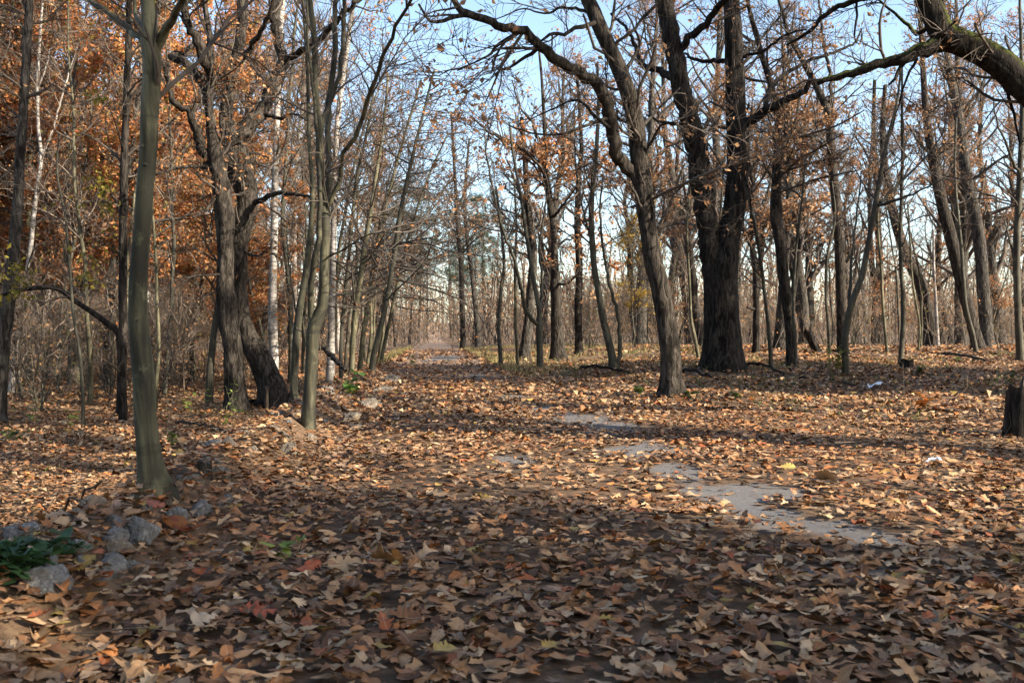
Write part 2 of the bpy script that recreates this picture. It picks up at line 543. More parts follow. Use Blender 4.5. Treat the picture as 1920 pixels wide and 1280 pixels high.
yp = np.concatenate([np.arange(-6, 14, 0.08), np.arange(14, 26, 0.25), np.arange(26, 220, 1.5)])
NU = 60
u = np.linspace(0, 1, NU)
xl, xr = path_left(yp) + 0.14, path_right(yp)
jag = 0.10 * vnoise(np.stack([yp * 1.7, yp * 0, yp * 0], 1))
XP = (xl + jag)[:, None] * (1 - u) + (xr - jag * 2)[:, None] * u
YP = np.repeat(yp[:, None], NU, 1)
ZP = gz(XP, YP) + 0.006
i, j = np.meshgrid(np.arange(NU - 1), np.arange(len(yp) - 1))
k = (j * NU + i).ravel()
bm_ = np.clip(bare(XP, YP) * 1.3 + 0.06, 0, 1).reshape(-1, 1)
g = Geo().add(np.stack([XP, YP, ZP], -1), q=np.stack([k, k + 1, k + NU + 1, k + NU], 1), c=np.concatenate([bm_, (sstep(14, 26, YP) * 0.85).reshape(-1, 1), bm_ * 0], 1))
path = tag(link('path', g.mesh('path', M['asphalt'])), 'old grey asphalt path mostly buried under brown leaves', 'path', kind='structure')

# ------------------------------------------------------------------ trees
BROWN = [(0.29, 0.155, 0.078), (0.36, 0.195, 0.092), (0.22, 0.12, 0.065), (0.42, 0.25, 0.125)]
ORANGE = [(0.42, 0.165, 0.058), (0.48, 0.215, 0.08), (0.36, 0.12, 0.045), (0.45, 0.25, 0.10), (0.32, 0.15, 0.06)]
OLIVE = [(0.16, 0.13, 0.025), (0.24, 0.19, 0.03), (0.12, 0.11, 0.02)]
YELLOW = [(0.5, 0.32, 0.04), (0.42, 0.24, 0.04), (0.55, 0.4, 0.08)]
PINEG = [(0.05, 0.075, 0.03), (0.075, 0.105, 0.04), (0.035, 0.055, 0.022)]

TW, LW = 0.37, 0.6      # how twiggy and how leafy the traced trees are

def stem_mesh(P, R, mat, base, name, sides=14, rough=0.06, flare=0.0, seed=0, lump=0.0):
    n = len(P)
    L = np.concatenate([[0], np.cumsum(np.linalg.norm(np.diff(P, axis=0), axis=1))])
    a = np.arange(sides) / sides * 2 * np.pi
    ca = np.stack([np.cos(a)[None] * np.ones((n, 1)), np.sin(a)[None] * np.ones((n, 1)), L[:, None] * np.ones(sides)], -1)
    w = 1 + rough * vnoise(ca * [2.6, 2.6, 3.0] + seed * 7.3) + 0.6 * rough * vnoise(ca * [5, 5, 1.2] + seed * 3.1)
    if lump: w = w + lump * vnoise(ca * [1.1, 1.1, 1.6] + seed * 5.7) 
    if flare:
        fl = np.exp(-np.maximum(L - 0.12, 0) / (R[0] * 0.75))[:, None]
        ph = seed * 1.7
        w = w + flare * fl * (0.55 + 0.45 * np.cos(5 * a + ph)[None] + 0.3 * np.cos(3 * a + 1 + ph)[None])
    v, q = tubes(P[None], R[None], sides, w[None])
    v = np.vstack([v, P[-1]])
    k = (n - 1) * sides
    t = [[k + s, k + (s + 1) % sides, len(v) - 1] for s in range(sides)]
    return Geo().add(v, q, t).mesh(name, mat, origin=base)

def pad(P, R, N):
    """resample one polyline to exactly N points"""
    s = np.linspace(0, len(P) - 1, N)
    i = np.minimum(s.astype(int), len(P) - 2); f = s - i
    return P[i] * (1 - f[:, None]) + P[i + 1] * f[:, None], R[i] * (1 - f) + R[i + 1] * f

def crown(limbs, rng, base, root, mat_b, n1, n2, n3, l1, l2, l3, leaves, pal, lsize=0.085, twig='twig', t1=(0.15, 1.0), ang=(35, 80), up=0.15, s1=4, rmin=0.004, clump=0.0, foliage_mat='foliage', bias=None, lvl=(0, 1), wob=0.2, elong=1.7, droop=0.3):
    """branchlets, twigs and leaves on a set of limbs (list of (P,R)); each becomes one part"""
    n1, n2, n3, leaves = int(n1 * TW), int(n2 * TW * 0.9), int(n3 * TW * 0.8), int(leaves * LW)
    N = 20
    PP, RR = zip(*[pad(P, R, N) for P, R in limbs])
    PP, RR = np.array(PP), np.array(RR)
    B1, R1 = spawn(PP, RR, n1, rng, t1, ang, l1, 7, up, wob, 0.42, rmin * 2.2, bias=bias)
    R1 = np.minimum(R1, max(0.011, rmin * 4.0))
    B2, R2 = spawn(B1, R1, n2, rng, (0.15, 1), (25, 70), l2, 5, up * 0.6, wob, 0.6, rmin * 1.4)
    B3, R3 = spawn(B2, R2, n3, rng, (0.1, 1), (20, 65), l3, 4, up * 0.4, wob, 0.6, rmin)
    g = Geo()
    for P, R, s in ((B1, R1, s1), (B2, R2, 3), (B3, R3, 3)):
        g.add(*tubes(P, R, s))
    tag(link('twigs', g.mesh('twigs', M[twig], origin=base), root), kind='stuff')
    if leaves:
        if clump:
            w = np.clip(vnoise(B3[:, 2] * clump) + 0.25, 0.02, None) ** 1.5
        else:
            w = np.ones(len(B3))
        b = rng.choice(len(B3), leaves, p=w / w.sum())
        kk = rng.integers(1, 4, leaves)
        pos = B3[b, kk] + rng.normal(size=(leaves, 3)) * 0.04
        v, t, c = leaf_quads(pos, lsize, rng, pal, droop, elong)
        tag(link('foliage', Geo().add(v, t=t, c=c).mesh('foliage', M[foliage_mat], smooth=False, origin=base), root), kind='stuff')

def extend(P, R, rng, length, up=0.5, out=0.25):
    """continue a limb that leaves the frame, tapering to a tip"""
    n = max(4, int(length / 0.5))
    d = nrm(P[-1] - P[-3]); p = P[-1].copy(); pts, rad = [], []
    r0 = R[-1]
    for k in range(n):
        d = nrm(d + rng.normal(size=3) * out * [1, 1, 0.6] + [0, 0, up * 0.12])
        p = p + d * length / n
        pts.append(p); rad.append(max(0.006, r0 * (1 - (k + 1) / n) ** 0.8))
    return np.vstack([P, pts]), np.concatenate([R, rad])

HERO = []     # (root, photo x at eye height) for wording labels of the trees behind
TREE_SEED = [100]

def tree(name, label, cat, base_px, trunk, limbs=(), d=None, mat='oak', group=None, n=(30, 150, 700), l=((0.5, 1.6), (0.3, 0.8), (0.15, 0.45)), leaves=0, pal=BROWN, lsize=0.085,
         ext=3.0, flare=0.5, rough=0.06, lump=0.0, sides=14, step=0.12, rmin=0.0045, twig='twig', tw_trunk=True, clump=1.2, up=0.15, t1=(0.15, 1.0), ang=(35, 80), bias=None, wob=0.2, jit=0.005):
    """a tree traced in the photograph: base (px,py,w), trunk [(px,py,w[,depth offset])...] upwards, limbs alike; all placed at the tree's own distance"""
    TREE_SEED[0] += 1
    sd = TREE_SEED[0]
    rng = np.random.default_rng(sd)
    if d is None: d = depth_at(base_px[0], base_px[1])
    bx = (base_px[0] - CX) / F * d
    base = np.array([bx, d, float(gz(bx, d))])
    root = bpy.data.objects.new(name, None)
    root.empty_display_size = 0.3
    COL.objects.link(root)
    root.location = base
    tag(root, label, cat, group)
    def conv(pts):
        P, R = [], []
        for q in pts:
            dd = d + (q[3] if len(q) > 3 else 0)
            P.append(U(q[0], q[1], dd)); R.append(q[2] * d / F / 2)
        return np.array(P), np.array(R)
    P, R = conv(trunk)
    P = np.vstack([base - [0, 0, 0.12], P]); R = np.concatenate([[base_px[2] * d / F / 2], R])
    P, R = resample(P, R, step)
    top_out = trunk[-1][1] <= 5
    if top_out and ext: P, R = extend(P, R, rng, ext)
    jn = rng.normal(size=(len(P) - 3, 3))
    jn[1:-1] = (jn[:-2] + jn[1:-1] + jn[2:]) / 3
    P[2:-1] += jn * jit * np.minimum(1, R[2:-1, None] / 0.05)
    link('trunk', stem_mesh(P, R, M[mat], base, 'trunk', sides, rough, flare, sd, lump), root)
    all_l = [(P, R)] if tw_trunk else []
    for lm in limbs:
        Q, S = conv(lm)
        Q, S = resample(Q, S, min(step, 0.14))
        if lm[-1][1] <= 5 and ext: Q, S = extend(Q, S, rng, ext * 0.7)
        else: S = S * np.linspace(1, 0.75, len(S))
        Q[1:-1] += rng.normal(size=(len(Q) - 2, 3)) * 0.35 * np.minimum(S[1:-1, None], 0.05)
        sg = max(6, min(sides, int(6 + S[0] * 60)))
        link('branch', stem_mesh(Q, S, M[mat], base, 'branch', sg, rough * 1.3, 0.0, sd + len(all_l), lump), root)
        all_l.append((Q, S))
    if not all_l: all_l = [(P, R)]
    if n:
        crown(all_l, rng, base, root, mat, n[0], n[1], n[2], l[0], l[1], l[2], leaves, pal, lsize, twig, t1, ang, up, 4, rmin, clump, bias=bias, wob=wob)
    HERO.append((root, base_px[0], d))
    return root

# ---- trees on the right of the path
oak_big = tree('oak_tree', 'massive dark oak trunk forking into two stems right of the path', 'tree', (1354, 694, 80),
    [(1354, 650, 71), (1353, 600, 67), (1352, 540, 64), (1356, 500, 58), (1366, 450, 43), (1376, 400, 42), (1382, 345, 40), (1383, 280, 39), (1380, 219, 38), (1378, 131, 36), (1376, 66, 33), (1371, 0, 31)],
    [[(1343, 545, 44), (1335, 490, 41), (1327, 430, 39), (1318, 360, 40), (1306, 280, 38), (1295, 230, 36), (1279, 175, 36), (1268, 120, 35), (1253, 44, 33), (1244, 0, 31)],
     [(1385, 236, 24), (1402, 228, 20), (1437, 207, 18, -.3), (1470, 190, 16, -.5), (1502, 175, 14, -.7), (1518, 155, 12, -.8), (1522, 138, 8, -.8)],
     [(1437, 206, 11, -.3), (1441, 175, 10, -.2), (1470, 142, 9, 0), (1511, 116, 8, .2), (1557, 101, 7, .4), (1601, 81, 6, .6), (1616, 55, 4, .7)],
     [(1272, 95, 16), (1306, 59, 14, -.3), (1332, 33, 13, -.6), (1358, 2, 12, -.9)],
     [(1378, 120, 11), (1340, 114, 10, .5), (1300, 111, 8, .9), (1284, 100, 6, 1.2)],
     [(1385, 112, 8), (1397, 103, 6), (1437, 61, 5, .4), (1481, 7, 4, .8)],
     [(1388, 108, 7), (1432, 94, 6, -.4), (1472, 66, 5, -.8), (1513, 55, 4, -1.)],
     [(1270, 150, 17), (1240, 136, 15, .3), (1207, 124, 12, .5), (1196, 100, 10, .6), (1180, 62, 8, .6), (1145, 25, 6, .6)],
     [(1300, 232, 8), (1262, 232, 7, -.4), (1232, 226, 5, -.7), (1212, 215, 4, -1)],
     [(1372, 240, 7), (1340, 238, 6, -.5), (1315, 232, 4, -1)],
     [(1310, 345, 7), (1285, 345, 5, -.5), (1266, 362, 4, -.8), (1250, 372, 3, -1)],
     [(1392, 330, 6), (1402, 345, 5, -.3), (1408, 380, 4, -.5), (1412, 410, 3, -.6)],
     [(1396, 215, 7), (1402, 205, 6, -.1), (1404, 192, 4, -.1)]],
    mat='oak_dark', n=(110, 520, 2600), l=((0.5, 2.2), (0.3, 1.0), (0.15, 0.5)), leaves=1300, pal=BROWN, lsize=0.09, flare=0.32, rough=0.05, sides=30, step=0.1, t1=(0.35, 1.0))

lean_oak = tree('oak_tree', 'leaning ridged oak at the path edge, sunlit grey bark, long limb arching left', 'tree', (1257, 742, 50),
    [(1258, 700, 41), (1257, 650, 38), (1248, 590, 36), (1236, 530, 36), (1222, 470, 35), (1212, 400, 34), (1203, 330, 34), (1197, 280, 33), (1190, 219, 31), (1175, 164, 30), (1157, 120, 29), (1131, 66, 28), (1113, 22, 27), (1102, 0, 26)],
    [[(1205, 350, 24), (1182, 320, 25), (1165, 300, 25, -.1), (1155, 280, 24, -.2), (1142, 219, 23, -.4), (1131, 175, 22, -.5), (1102, 149, 21, -.6), (1059, 122, 19, -.7), (1015, 92, 18, -.8), (976, 59, 16, -.9), (938, 46, 15, -1), (906, 33, 14, -1), (868, 24, 13, -1), (853, 0, 10, -1)],
     [(878, 26, 9, -1), (840, 37, 8, -1.1), (812, 42, 7, -1.2), (800, 32, 6, -1.3), (785, 8, 5, -1.3)],
     [(1010, 90, 7, -.8), (967, 90, 6, -1.1), (935, 92, 4, -1.3), (915, 105, 3, -1.4)],
     [(1006, 92, 8, -.8), (971, 116, 6, -.6), (945, 131, 5, -.4), (932, 128, 3, -.3)],
     [(970, 62, 8, -.9), (927, 88, 6, -.7), (914, 105, 5, -.6), (857, 133, 3, -.4)],
     [(1120, 44, 10), (1085, 50, 9, -.3), (1059, 63, 8, -.5), (1030, 66, 7, -.7), (1015, 77, 5, -.8)],
     [(1142, 240, 8, -.4), (1124, 227, 7, -.5), (1102, 203, 6, -.4), (1078, 188, 5, -.2), (1035, 205, 4, 0), (993, 225, 3, .2)],
     [(1142, 222, 7, -.4), (1098, 236, 6, -.6), (1050, 252, 5, -.8), (1000, 250, 4, -1), (954, 236, 3, -1.1)],
     [(1112, 28, 8), (1080, 16, 7, .2), (1050, 15, 6, .4), (1024, 26, 5, .6), (980, 17, 4, .8), (925, 39, 3, 1)],
     [(1170, 140, 9), (1190, 105, 7, .2), (1199, 81, 6, .3), (1188, 50, 5, .3), (1172, 20, 4, .3)],
     [(1195, 250, 8), (1225, 215, 6, .3), (1250, 190, 5, .6), (1275, 165, 4, .9)],
     [(1205, 300, 6), (1240, 235, 5, -.3), (1290, 232, 4, -.6)],
     [(1160, 300, 7), (1148, 322, 5, -.2), (1128, 312, 4, -.3), (1105, 290, 3, -.4)]],
    mat='oak', n=(90, 520, 2600), l=((0.4, 1.5), (0.25, 0.8), (0.12, 0.4)), leaves=500, lsize=0.08, flare=0.5, sides=24, step=0.08, t1=(0.4, 1.0), rough=0.06)

# the arching mossy oak: its root stands outside the frame, the bend reaches in
moss_oak = tree('oak_tree', 'mossy oak limb arching in over the upper right corner', 'tree', (2240, 815, 120), 
    [(2225, 700, 88), (2190, 520, 78), (2110, 340, 72), (2010, 235, 60), (1930, 170, 53), (1883, 126, 50), (1839, 97, 49), (1795, 76, 49), (1766, 60, 46), (1752, 33, 43), (1738, 0, 41)],
    [[(1800, 84, 40), (1762, 87, 32), (1719, 97, 26, -.1), (1675, 115, 24, -.1), (1609, 133, 20, 0), (1560, 149, 16, .1), (1533, 157, 12, .1)],
     [(1700, 112, 9), (1688, 125, 9), (1679, 144, 8), (1666, 160, 5)],
     [(1738, -70, 26), (1690, -35, 22, .2), (1640, -10, 17, .4), (1599, 4, 14, .5), (1557, 19, 12, .6), (1513, 61, 9, .7), (1474, 85, 6, .8)],
     [(1606, 5, 5, .5), (1605, 40, 5, .5), (1602, 70, 4, .5), (1612, 84, 3, .4), (1616, 60, 2.5, .4)],
     [(1720, 110, 6, .1), (1704, 140, 5, .1), (1690, 180, 4, .2), (1680, 215, 3, .2), (1672, 250, 2.5, .3)],
     [(1880, 150, 9, .1), (1893, 185, 7, .2), (1905, 230, 5, .3), (1912, 270, 4, .3)],
     [(1750, 40, 10, .1), (1720, 65, 8, .3), (1700, 45, 7, .4), (1670, 20, 5, .5), (1640, -5, 4, .6)]],
    d=10.9, mat='moss_oak', n=(70, 330, 1500), l=((0.4, 1.6), (0.25, 0.8), (0.15, 0.4)), leaves=120, lsize=0.08, flare=0.4, sides=30, step=0.08, ext=5.0, t1=(0.55, 1.0), rough=0.07, lump=0.06)

tree('young_tree', 'slender dark sapling dividing into three upright stems beside the path', 'tree', (1012, 691, 14),
    [(1012, 660, 12), (1011, 630, 12), (1010, 604, 12), (1010, 577, 9), (998, 510, 8, .1), (987, 443, 7, .2), (975, 360, 6, .2), (962, 290, 5, .3), (955, 230, 4, .3)],
    [[(1010, 610, 9), (988, 584, 8, -.2), (980, 554, 8, -.3), (967, 494, 7, -.4), (942, 428, 6, -.5), (925, 360, 5, -.5), (912, 290, 4, -.5), (908, 240, 3, -.5)],
     [(1011, 585, 7), (1017, 545, 6, .1), (1011, 470, 5, .1), (1016, 430, 5, .2), (1025, 370, 4, .3), (1030, 320, 3, .3)],
     [(952, 450, 4, -.4), (968, 410, 3, -.4), (980, 380, 3, -.4)]],
    mat='sapling', n=(70, 350, 900), l=((0.4, 1.6), (0.25, 0.8), (0.15, 0.4)), leaves=60, flare=0.2, sides=10, t1=(0.4, 1), up=0.3)
tree('young_tree', 'thin crooked dark sapling nearest the path, left of the three stemmed one', 'tree', (940, 689, 9),
    [(937, 650, 8), (935, 627, 7), (938, 560, 7), (945, 500, 6), (940, 430, 5, .2), (930, 350, 4, .3)], mat='sapling', n=(35, 160, 450), l=((0.4, 1.4), (0.25, 0.7), (0.15, 0.35)), flare=0.15, sides=8, t1=(0.35, 1), up=0.25)
tree('young_tree', 'thin straight pale stem between the crooked sapling and the three stemmed one', 'tree', (971, 688, 7),
    [(969, 650, 6), (967, 600, 6), (966, 500, 5), (968, 420, 4), (964, 330, 3)], mat='hornbeam', n=(25, 110, 300), l=((0.4, 1.2), (0.25, 0.6), (0.15, 0.35)), flare=0.15, sides=8, t1=(0.35, 1), up=0.25)
tree('oak_tree', 'leaning grey oak half hidden behind the three stemmed sapling', 'tree', (982, 672, 24),
    [(986, 640, 20), (991, 600, 18), (996, 540, 17), (1000, 470, 15), (990, 380, 13), (985, 300, 10), (978, 220, 8)], [[(990, 400, 8), (970, 350, 6, .5), (950, 300, 4, 1)]], mat='oak_grey', n=(90, 420, 900), l=((0.6, 2.5), (0.4, 1.2), (0.2, 0.5)), leaves=900, lsize=0.11, rmin=.006, flare=0.3, t1=(0.35, 1))
tree('oak_tree', 'straight oak with a swollen collar halfway up its trunk', 'tree', (1046, 676, 32),
    [(1045, 640, 25), (1043, 600, 22), (1043, 560, 20), (1041, 535, 22), (1041, 525, 17), (1040, 480, 14), (1038, 430, 13), (1030, 370, 13), (1020, 310, 13), (1016, 295, 12), (1022, 270, 9), (1020, 220, 7), (1016, 150, 5), (1010, 90, 4)],
    [[(1020, 320, 10), (1002, 300, 9, -.4), (975, 278, 8, -.8), (950, 262, 7, -1), (920, 250, 5, -1.4), (890, 225, 4, -1.8)], [(1018, 300, 8), (1008, 260, 7, .5), (998, 230, 6, 1), (975, 200, 4, 1.5), (960, 150, 3, 2)],
     [(1022, 290, 8), (1045, 270, 6, .6), (1068, 240, 5, 1), (1080, 190, 3, 1.5)], [(1041, 530, 7), (1060, 533, 5, -.3), (1078, 520, 4, -.6), (1090, 505, 3, -.8)], [(1035, 410, 6), (1060, 380, 5, -.6), (1085, 345, 3, -1)]],
    mat='oak', n=(160, 800, 2000), l=((0.7, 2.6), (0.4, 1.2), (0.2, 0.6)), leaves=4200, lsize=0.12, rmin=.007, flare=0.35, sides=18, t1=(0.45, 1), clump=0.7, pal=BROWN + ORANGE[:2])
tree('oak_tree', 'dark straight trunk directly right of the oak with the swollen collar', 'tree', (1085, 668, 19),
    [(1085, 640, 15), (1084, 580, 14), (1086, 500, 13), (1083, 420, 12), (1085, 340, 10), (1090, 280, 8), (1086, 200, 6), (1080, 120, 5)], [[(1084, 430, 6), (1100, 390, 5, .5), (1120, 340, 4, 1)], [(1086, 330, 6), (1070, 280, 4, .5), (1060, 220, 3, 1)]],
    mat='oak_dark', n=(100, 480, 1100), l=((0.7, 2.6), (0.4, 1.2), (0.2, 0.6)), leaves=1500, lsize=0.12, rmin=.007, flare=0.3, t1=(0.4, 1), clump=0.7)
tree('hornbeam_tree', 'leaning smooth dark trunk with a second stem, left of the leaning oak', 'tree', (1152, 692, 20),
    [(1146, 660, 15), (1134, 610, 14), (1122, 550, 13), (1113, 490, 12), (1109, 420, 11), (1111, 350, 9), (1118, 280, 8), (1122, 200, 6), (1120, 120, 5)],
    [[(1158, 690, 8), (1163, 650, 8), (1160, 600, 7), (1150, 560, 7), (1140, 520, 6), (1130, 460, 6), (1125, 400, 5), (1130, 330, 4)], [(1112, 460, 5), (1095, 400, 4, .3), (1080, 320, 4, .6), (1078, 240, 3, .8)]],
    mat='sapling', n=(70, 330, 900), l=((0.5, 1.8), (0.3, 0.9), (0.15, 0.45)), leaves=150, flare=0.2, sides=12, t1=(0.4, 1), up=0.25)

tree('oak_tree', 'crooked rough trunk third right of the massive forked oak', 'tree', (1487, 686, 22),
    [(1484, 640, 20), (1481, 600, 20), (1470, 529, 21), (1463, 461, 22), (1455, 400, 22), (1456, 330, 18), (1460, 233, 15), (1445, 160, 12), (1425, 90, 10), (1407, 27, 8), (1400, 0, 7)],
    [[(1458, 300, 12), (1473, 260, 11, .4), (1470, 200, 9, .6), (1452, 180, 7, .7), (1440, 130, 6, .9), (1438, 60, 4, 1)], [(1470, 280, 8, .4), (1490, 230, 6, .8), (1500, 170, 5, 1.2), (1490, 110, 4, 1.5)], [(1456, 340, 7), (1438, 320, 5, -.3), (1428, 300, 3, -.5)]],
    mat='oak', n=(110, 520, 1400), l=((0.6, 2.2), (0.35, 1.1), (0.2, 0.5)), leaves=1500, lsize=0.10, rmin=.0055, flare=0.3, lump=0.12, t1=(0.4, 1), clump=0.8)
tree('young_tree', 'thin stem close against the crooked rough trunk', 'tree', (1493, 691, 6),
    [(1490, 640, 5), (1487, 570, 5), (1492, 475, 5), (1503, 380, 4), (1510, 300, 3)], mat='sapling', n=(20, 90, 250), l=((0.4, 1.2), (0.25, 0.6), (0.15, 0.35)), flare=0.1, sides=8, t1=(0.4, 1), up=0.3)
tree('oak_tree', 'tall straight oak behind the slanting sapling', 'tree', (1580, 662, 24),
    [(1579, 630, 19), (1576, 543, 18), (1574, 461, 19), (1570, 400, 18), (1560, 300, 17), (1553, 217, 15), (1533, 167, 13), (1513, 127, 12), (1480, 67, 9), (1467, 20, 7), (1460, 0, 6)],
    [[(1553, 225, 9), (1558, 150, 7, .4), (1545, 90, 6, .6), (1540, 40, 5, .8), (1535, 0, 4, 1)], [(1558, 280, 6), (1530, 262, 5, -.6), (1505, 250, 4, -1), (1480, 235, 3, -1.4)], [(1562, 320, 5), (1590, 280, 4, .5), (1610, 230, 3, 1)]],
    mat='oak', n=(130, 620, 1600), l=((0.7, 2.4), (0.4, 1.2), (0.2, 0.55)), leaves=2600, lsize=0.11, rmin=.006, flare=0.3, t1=(0.45, 1), clump=0.7)
tree('young_tree', 'slanting dark sapling leaning right with a thin second stem', 'tree', (1587, 704, 15),
    [(1585, 670, 13), (1584, 637, 12), (1595, 575, 12), (1617, 515, 11), (1630, 448, 10), (1638, 400, 10), (1650, 333, 8), (1663, 267, 7), (1680, 200, 5), (1690, 130, 4)],
    [[(1593, 580, 7), (1594, 530, 6, .1), (1597, 480, 5, .2), (1609, 380, 4, .3), (1615, 320, 3, .3)], [(1645, 385, 7), (1690, 372, 5, -.3), (1730, 355, 4, -.6), (1780, 330, 3, -.9)], [(1650, 380, 6), (1690, 340, 5, .2), (1740, 290, 4, .4), (1775, 240, 3, .6)]],
    mat='sapling', n=(70, 330, 900), l=((0.4, 1.6), (0.25, 0.8), (0.15, 0.4)), leaves=60, flare=0.2, sides=12, t1=(0.4, 1), up=0.25)
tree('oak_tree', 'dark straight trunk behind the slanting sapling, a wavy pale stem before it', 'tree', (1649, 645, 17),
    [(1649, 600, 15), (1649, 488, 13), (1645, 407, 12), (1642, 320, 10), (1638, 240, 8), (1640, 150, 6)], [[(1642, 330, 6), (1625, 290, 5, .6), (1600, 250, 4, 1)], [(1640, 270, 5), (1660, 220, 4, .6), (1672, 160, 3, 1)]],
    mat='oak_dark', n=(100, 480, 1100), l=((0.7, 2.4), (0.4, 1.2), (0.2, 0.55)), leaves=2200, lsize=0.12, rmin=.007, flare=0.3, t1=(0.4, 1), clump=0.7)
tree('young_tree', 'wavy pale stem just before the dark straight trunk', 'tree', (1665, 664, 7),
    [(1660, 625, 6), (1656, 580, 6), (1652, 502, 5), (1646, 420, 5), (1648, 340, 4)], mat='hornbeam', n=(20, 90, 250), l=((0.4, 1.2), (0.25, 0.6), (0.15, 0.35)), flare=0.1, sides=8, t1=(0.4, 1), up=0.3)
tree('young_tree', 'upright wavy sapling standing alone right of the slanting one', 'tree', (1687, 688, 11),
    [(1690, 650, 9), (1694, 600, 9), (1692, 550, 8), (1688, 461, 8), (1690, 380, 7), (1692, 283, 6), (1691, 200, 5), (1692, 100, 3)], mat='sapling', n=(45, 220, 600), l=((0.4, 1.5), (0.25, 0.8), (0.15, 0.4)), leaves=30, flare=0.15, sides=10, t1=(0.35, 1), up=0.25)
tree('young_tree', 'very thin pale sapling between the wavy sapling and the tilted trunk', 'tree', (1721, 661, 5),
    [(1724, 610, 4), (1711, 529, 4), (1706, 448, 4), (1702, 380, 3)], mat='hornbeam', n=(20, 80, 200), l=((0.4, 1.2), (0.25, 0.6), (0.15, 0.35)), flare=0.1, sides=7, t1=(0.4, 1), up=0.3)
tree('oak_tree', 'blurred brown trunk tilted to the left far behind the thin saplings', 'tree', (1746, 650, 26),
    [(1744, 620, 23), (1741, 597, 22), (1725, 532, 22), (1698, 475, 20), (1674, 394, 17), (1660, 320, 14), (1655, 240, 10), (1660, 160, 7)], [[(1670, 380, 8), (1690, 320, 6, .6), (1700, 250, 4, 1)]], mat='oak', n=(100, 480, 1100), l=((0.7, 2.4), (0.4, 1.2), (0.2, 0.55)), leaves=2400, lsize=0.12, rmin=.007, flare=0.25, t1=(0.45, 1), clump=0.7)
tree('young_tree', 'pale mottled thin stem right of the tilted brown trunk', 'tree', (1759, 651, 8),
    [(1757, 620, 7), (1754, 560, 6), (1751, 500, 5), (1750, 430, 4)], mat='birch', n=(20, 80, 200), l=((0.4, 1.2), (0.25, 0.6), (0.15, 0.35)), flare=0.1, sides=8, t1=(0.4, 1), up=0.3)
tree('oak_tree', 'left and more tilted of two oaks sharing a root clump at the right', 'tree', (1834, 655, 26),
    [(1828, 625, 22), (1806, 543, 22), (1787, 461, 22), (1768, 390, 21), (1757, 340, 19), (1747, 283, 17), (1737, 217, 14), (1730, 117, 10), (1726, 40, 8), (1724, 0, 7)],
    [[(1745, 290, 7), (1720, 262, 5, -.4), (1700, 230, 4, -.8)], [(1760, 350, 6), (1790, 300, 5, .6), (1810, 250, 4, 1)]], mat='oak', n=(110, 520, 1400), l=((0.6, 2.3), (0.35, 1.1), (0.2, 0.5)), leaves=1500, lsize=0.10, rmin=.006, flare=0.3, t1=(0.45, 1), clump=0.8)
tree('oak_tree', 'right and straighter of two oaks sharing a root clump at the right', 'tree', (1850, 652, 30),
    [(1849, 610, 23), (1844, 556, 22), (1839, 475, 22), (1828, 400, 21), (1813, 333, 19), (1800, 233, 17), (1783, 150, 14), (1777, 110, 12), (1770, 40, 9), (1768, 0, 8)],
    [[(1816, 345, 8), (1850, 318, 7, -.3), (1880, 295, 5, -.6), (1900, 288, 3, -.8)], [(1800, 240, 7), (1830, 190, 6, .5), (1850, 130, 5, 1), (1860, 60, 4, 1.3)], [(1785, 160, 6), (1765, 130, 5, .4), (1750, 80, 4, .8)]], mat='oak_grey', n=(120, 560, 1500), l=((0.6, 2.3), (0.35, 1.1), (0.2, 0.5)), leaves=1500, lsize=0.10, rmin=.006, flare=0.3, t1=(0.4, 1), clump=0.8)
tree('young_tree', 'thin dark stem crossing in front of the more tilted oak', 'tree', (1832, 661, 10),
    [(1824, 625, 8), (1812, 580, 8), (1806, 520, 7), (1803, 470, 7), (1794, 380, 6), (1790, 300, 5), (1793, 220, 4)], mat='sapling', n=(25, 110, 300), l=((0.4, 1.4), (0.25, 0.7), (0.15, 0.35)), flare=0.15, sides=8, t1=(0.4, 1), up=0.3)
tree('hornbeam_tree', 'dark trunk at the right edge of the picture, behind the old stump', 'tree', (1913, 676, 16),
    [(1911, 630, 14), (1909, 597, 13), (1906, 488, 13), (1909, 400, 12), (1914, 300, 10), (1917, 200, 9), (1915, 100, 7), (1912, 0, 5)], [[(1906, 500, 5), (1890, 440, 4, .2), (1880, 400, 3, .4)], [(1912, 330, 6), (1890, 280, 5, -.2), (1870, 230, 4, -.4), (1862, 180, 3, -.6)]],
    mat='sapling', n=(70, 330, 900), l=((0.5, 1.9), (0.3, 0.9), (0.15, 0.45)), leaves=60, flare=0.2, sides=12, t1=(0.3, 1), up=0.15)
tree('young_tree', 'dark thin sapling directly right of the massive forked oak', 'tree', (1447, 691, 9),
    [(1444, 650, 8), (1438, 590, 7), (1428, 500, 7), (1415, 420, 6), (1403, 370, 5), (1398, 300, 4)], mat='sapling', n=(30, 140, 400), l=((0.4, 1.4), (0.25, 0.7), (0.15, 0.35)), flare=0.15, sides=8, t1=(0.35, 1), up=0.25)
tree('oak_tree', 'dark trunk with a low side knot behind the thin sapling beside the massive oak', 'tree', (1417, 662, 15),
    [(1418, 600, 12), (1418, 560, 12), (1416, 500, 10), (1408, 440, 9), (1412, 360, 8), (1404, 280, 6), (1410, 200, 5)], [[(1416, 580, 7), (1408, 578, 6, -.2), (1400, 576, 4, -.3)], [(1410, 420, 5), (1430, 380, 4, .5), (1445, 340, 3, .9)], [(1412, 470, 5), (1395, 440, 4, .4), (1380, 400, 3, .8)]], mat='oak_dark', n=(100, 480, 1100), l=((0.7, 2.4), (0.4, 1.2), (0.2, 0.55)), leaves=2000, lsize=0.12, rmin=.007, flare=0.25, t1=(0.4, 1), clump=0.7)
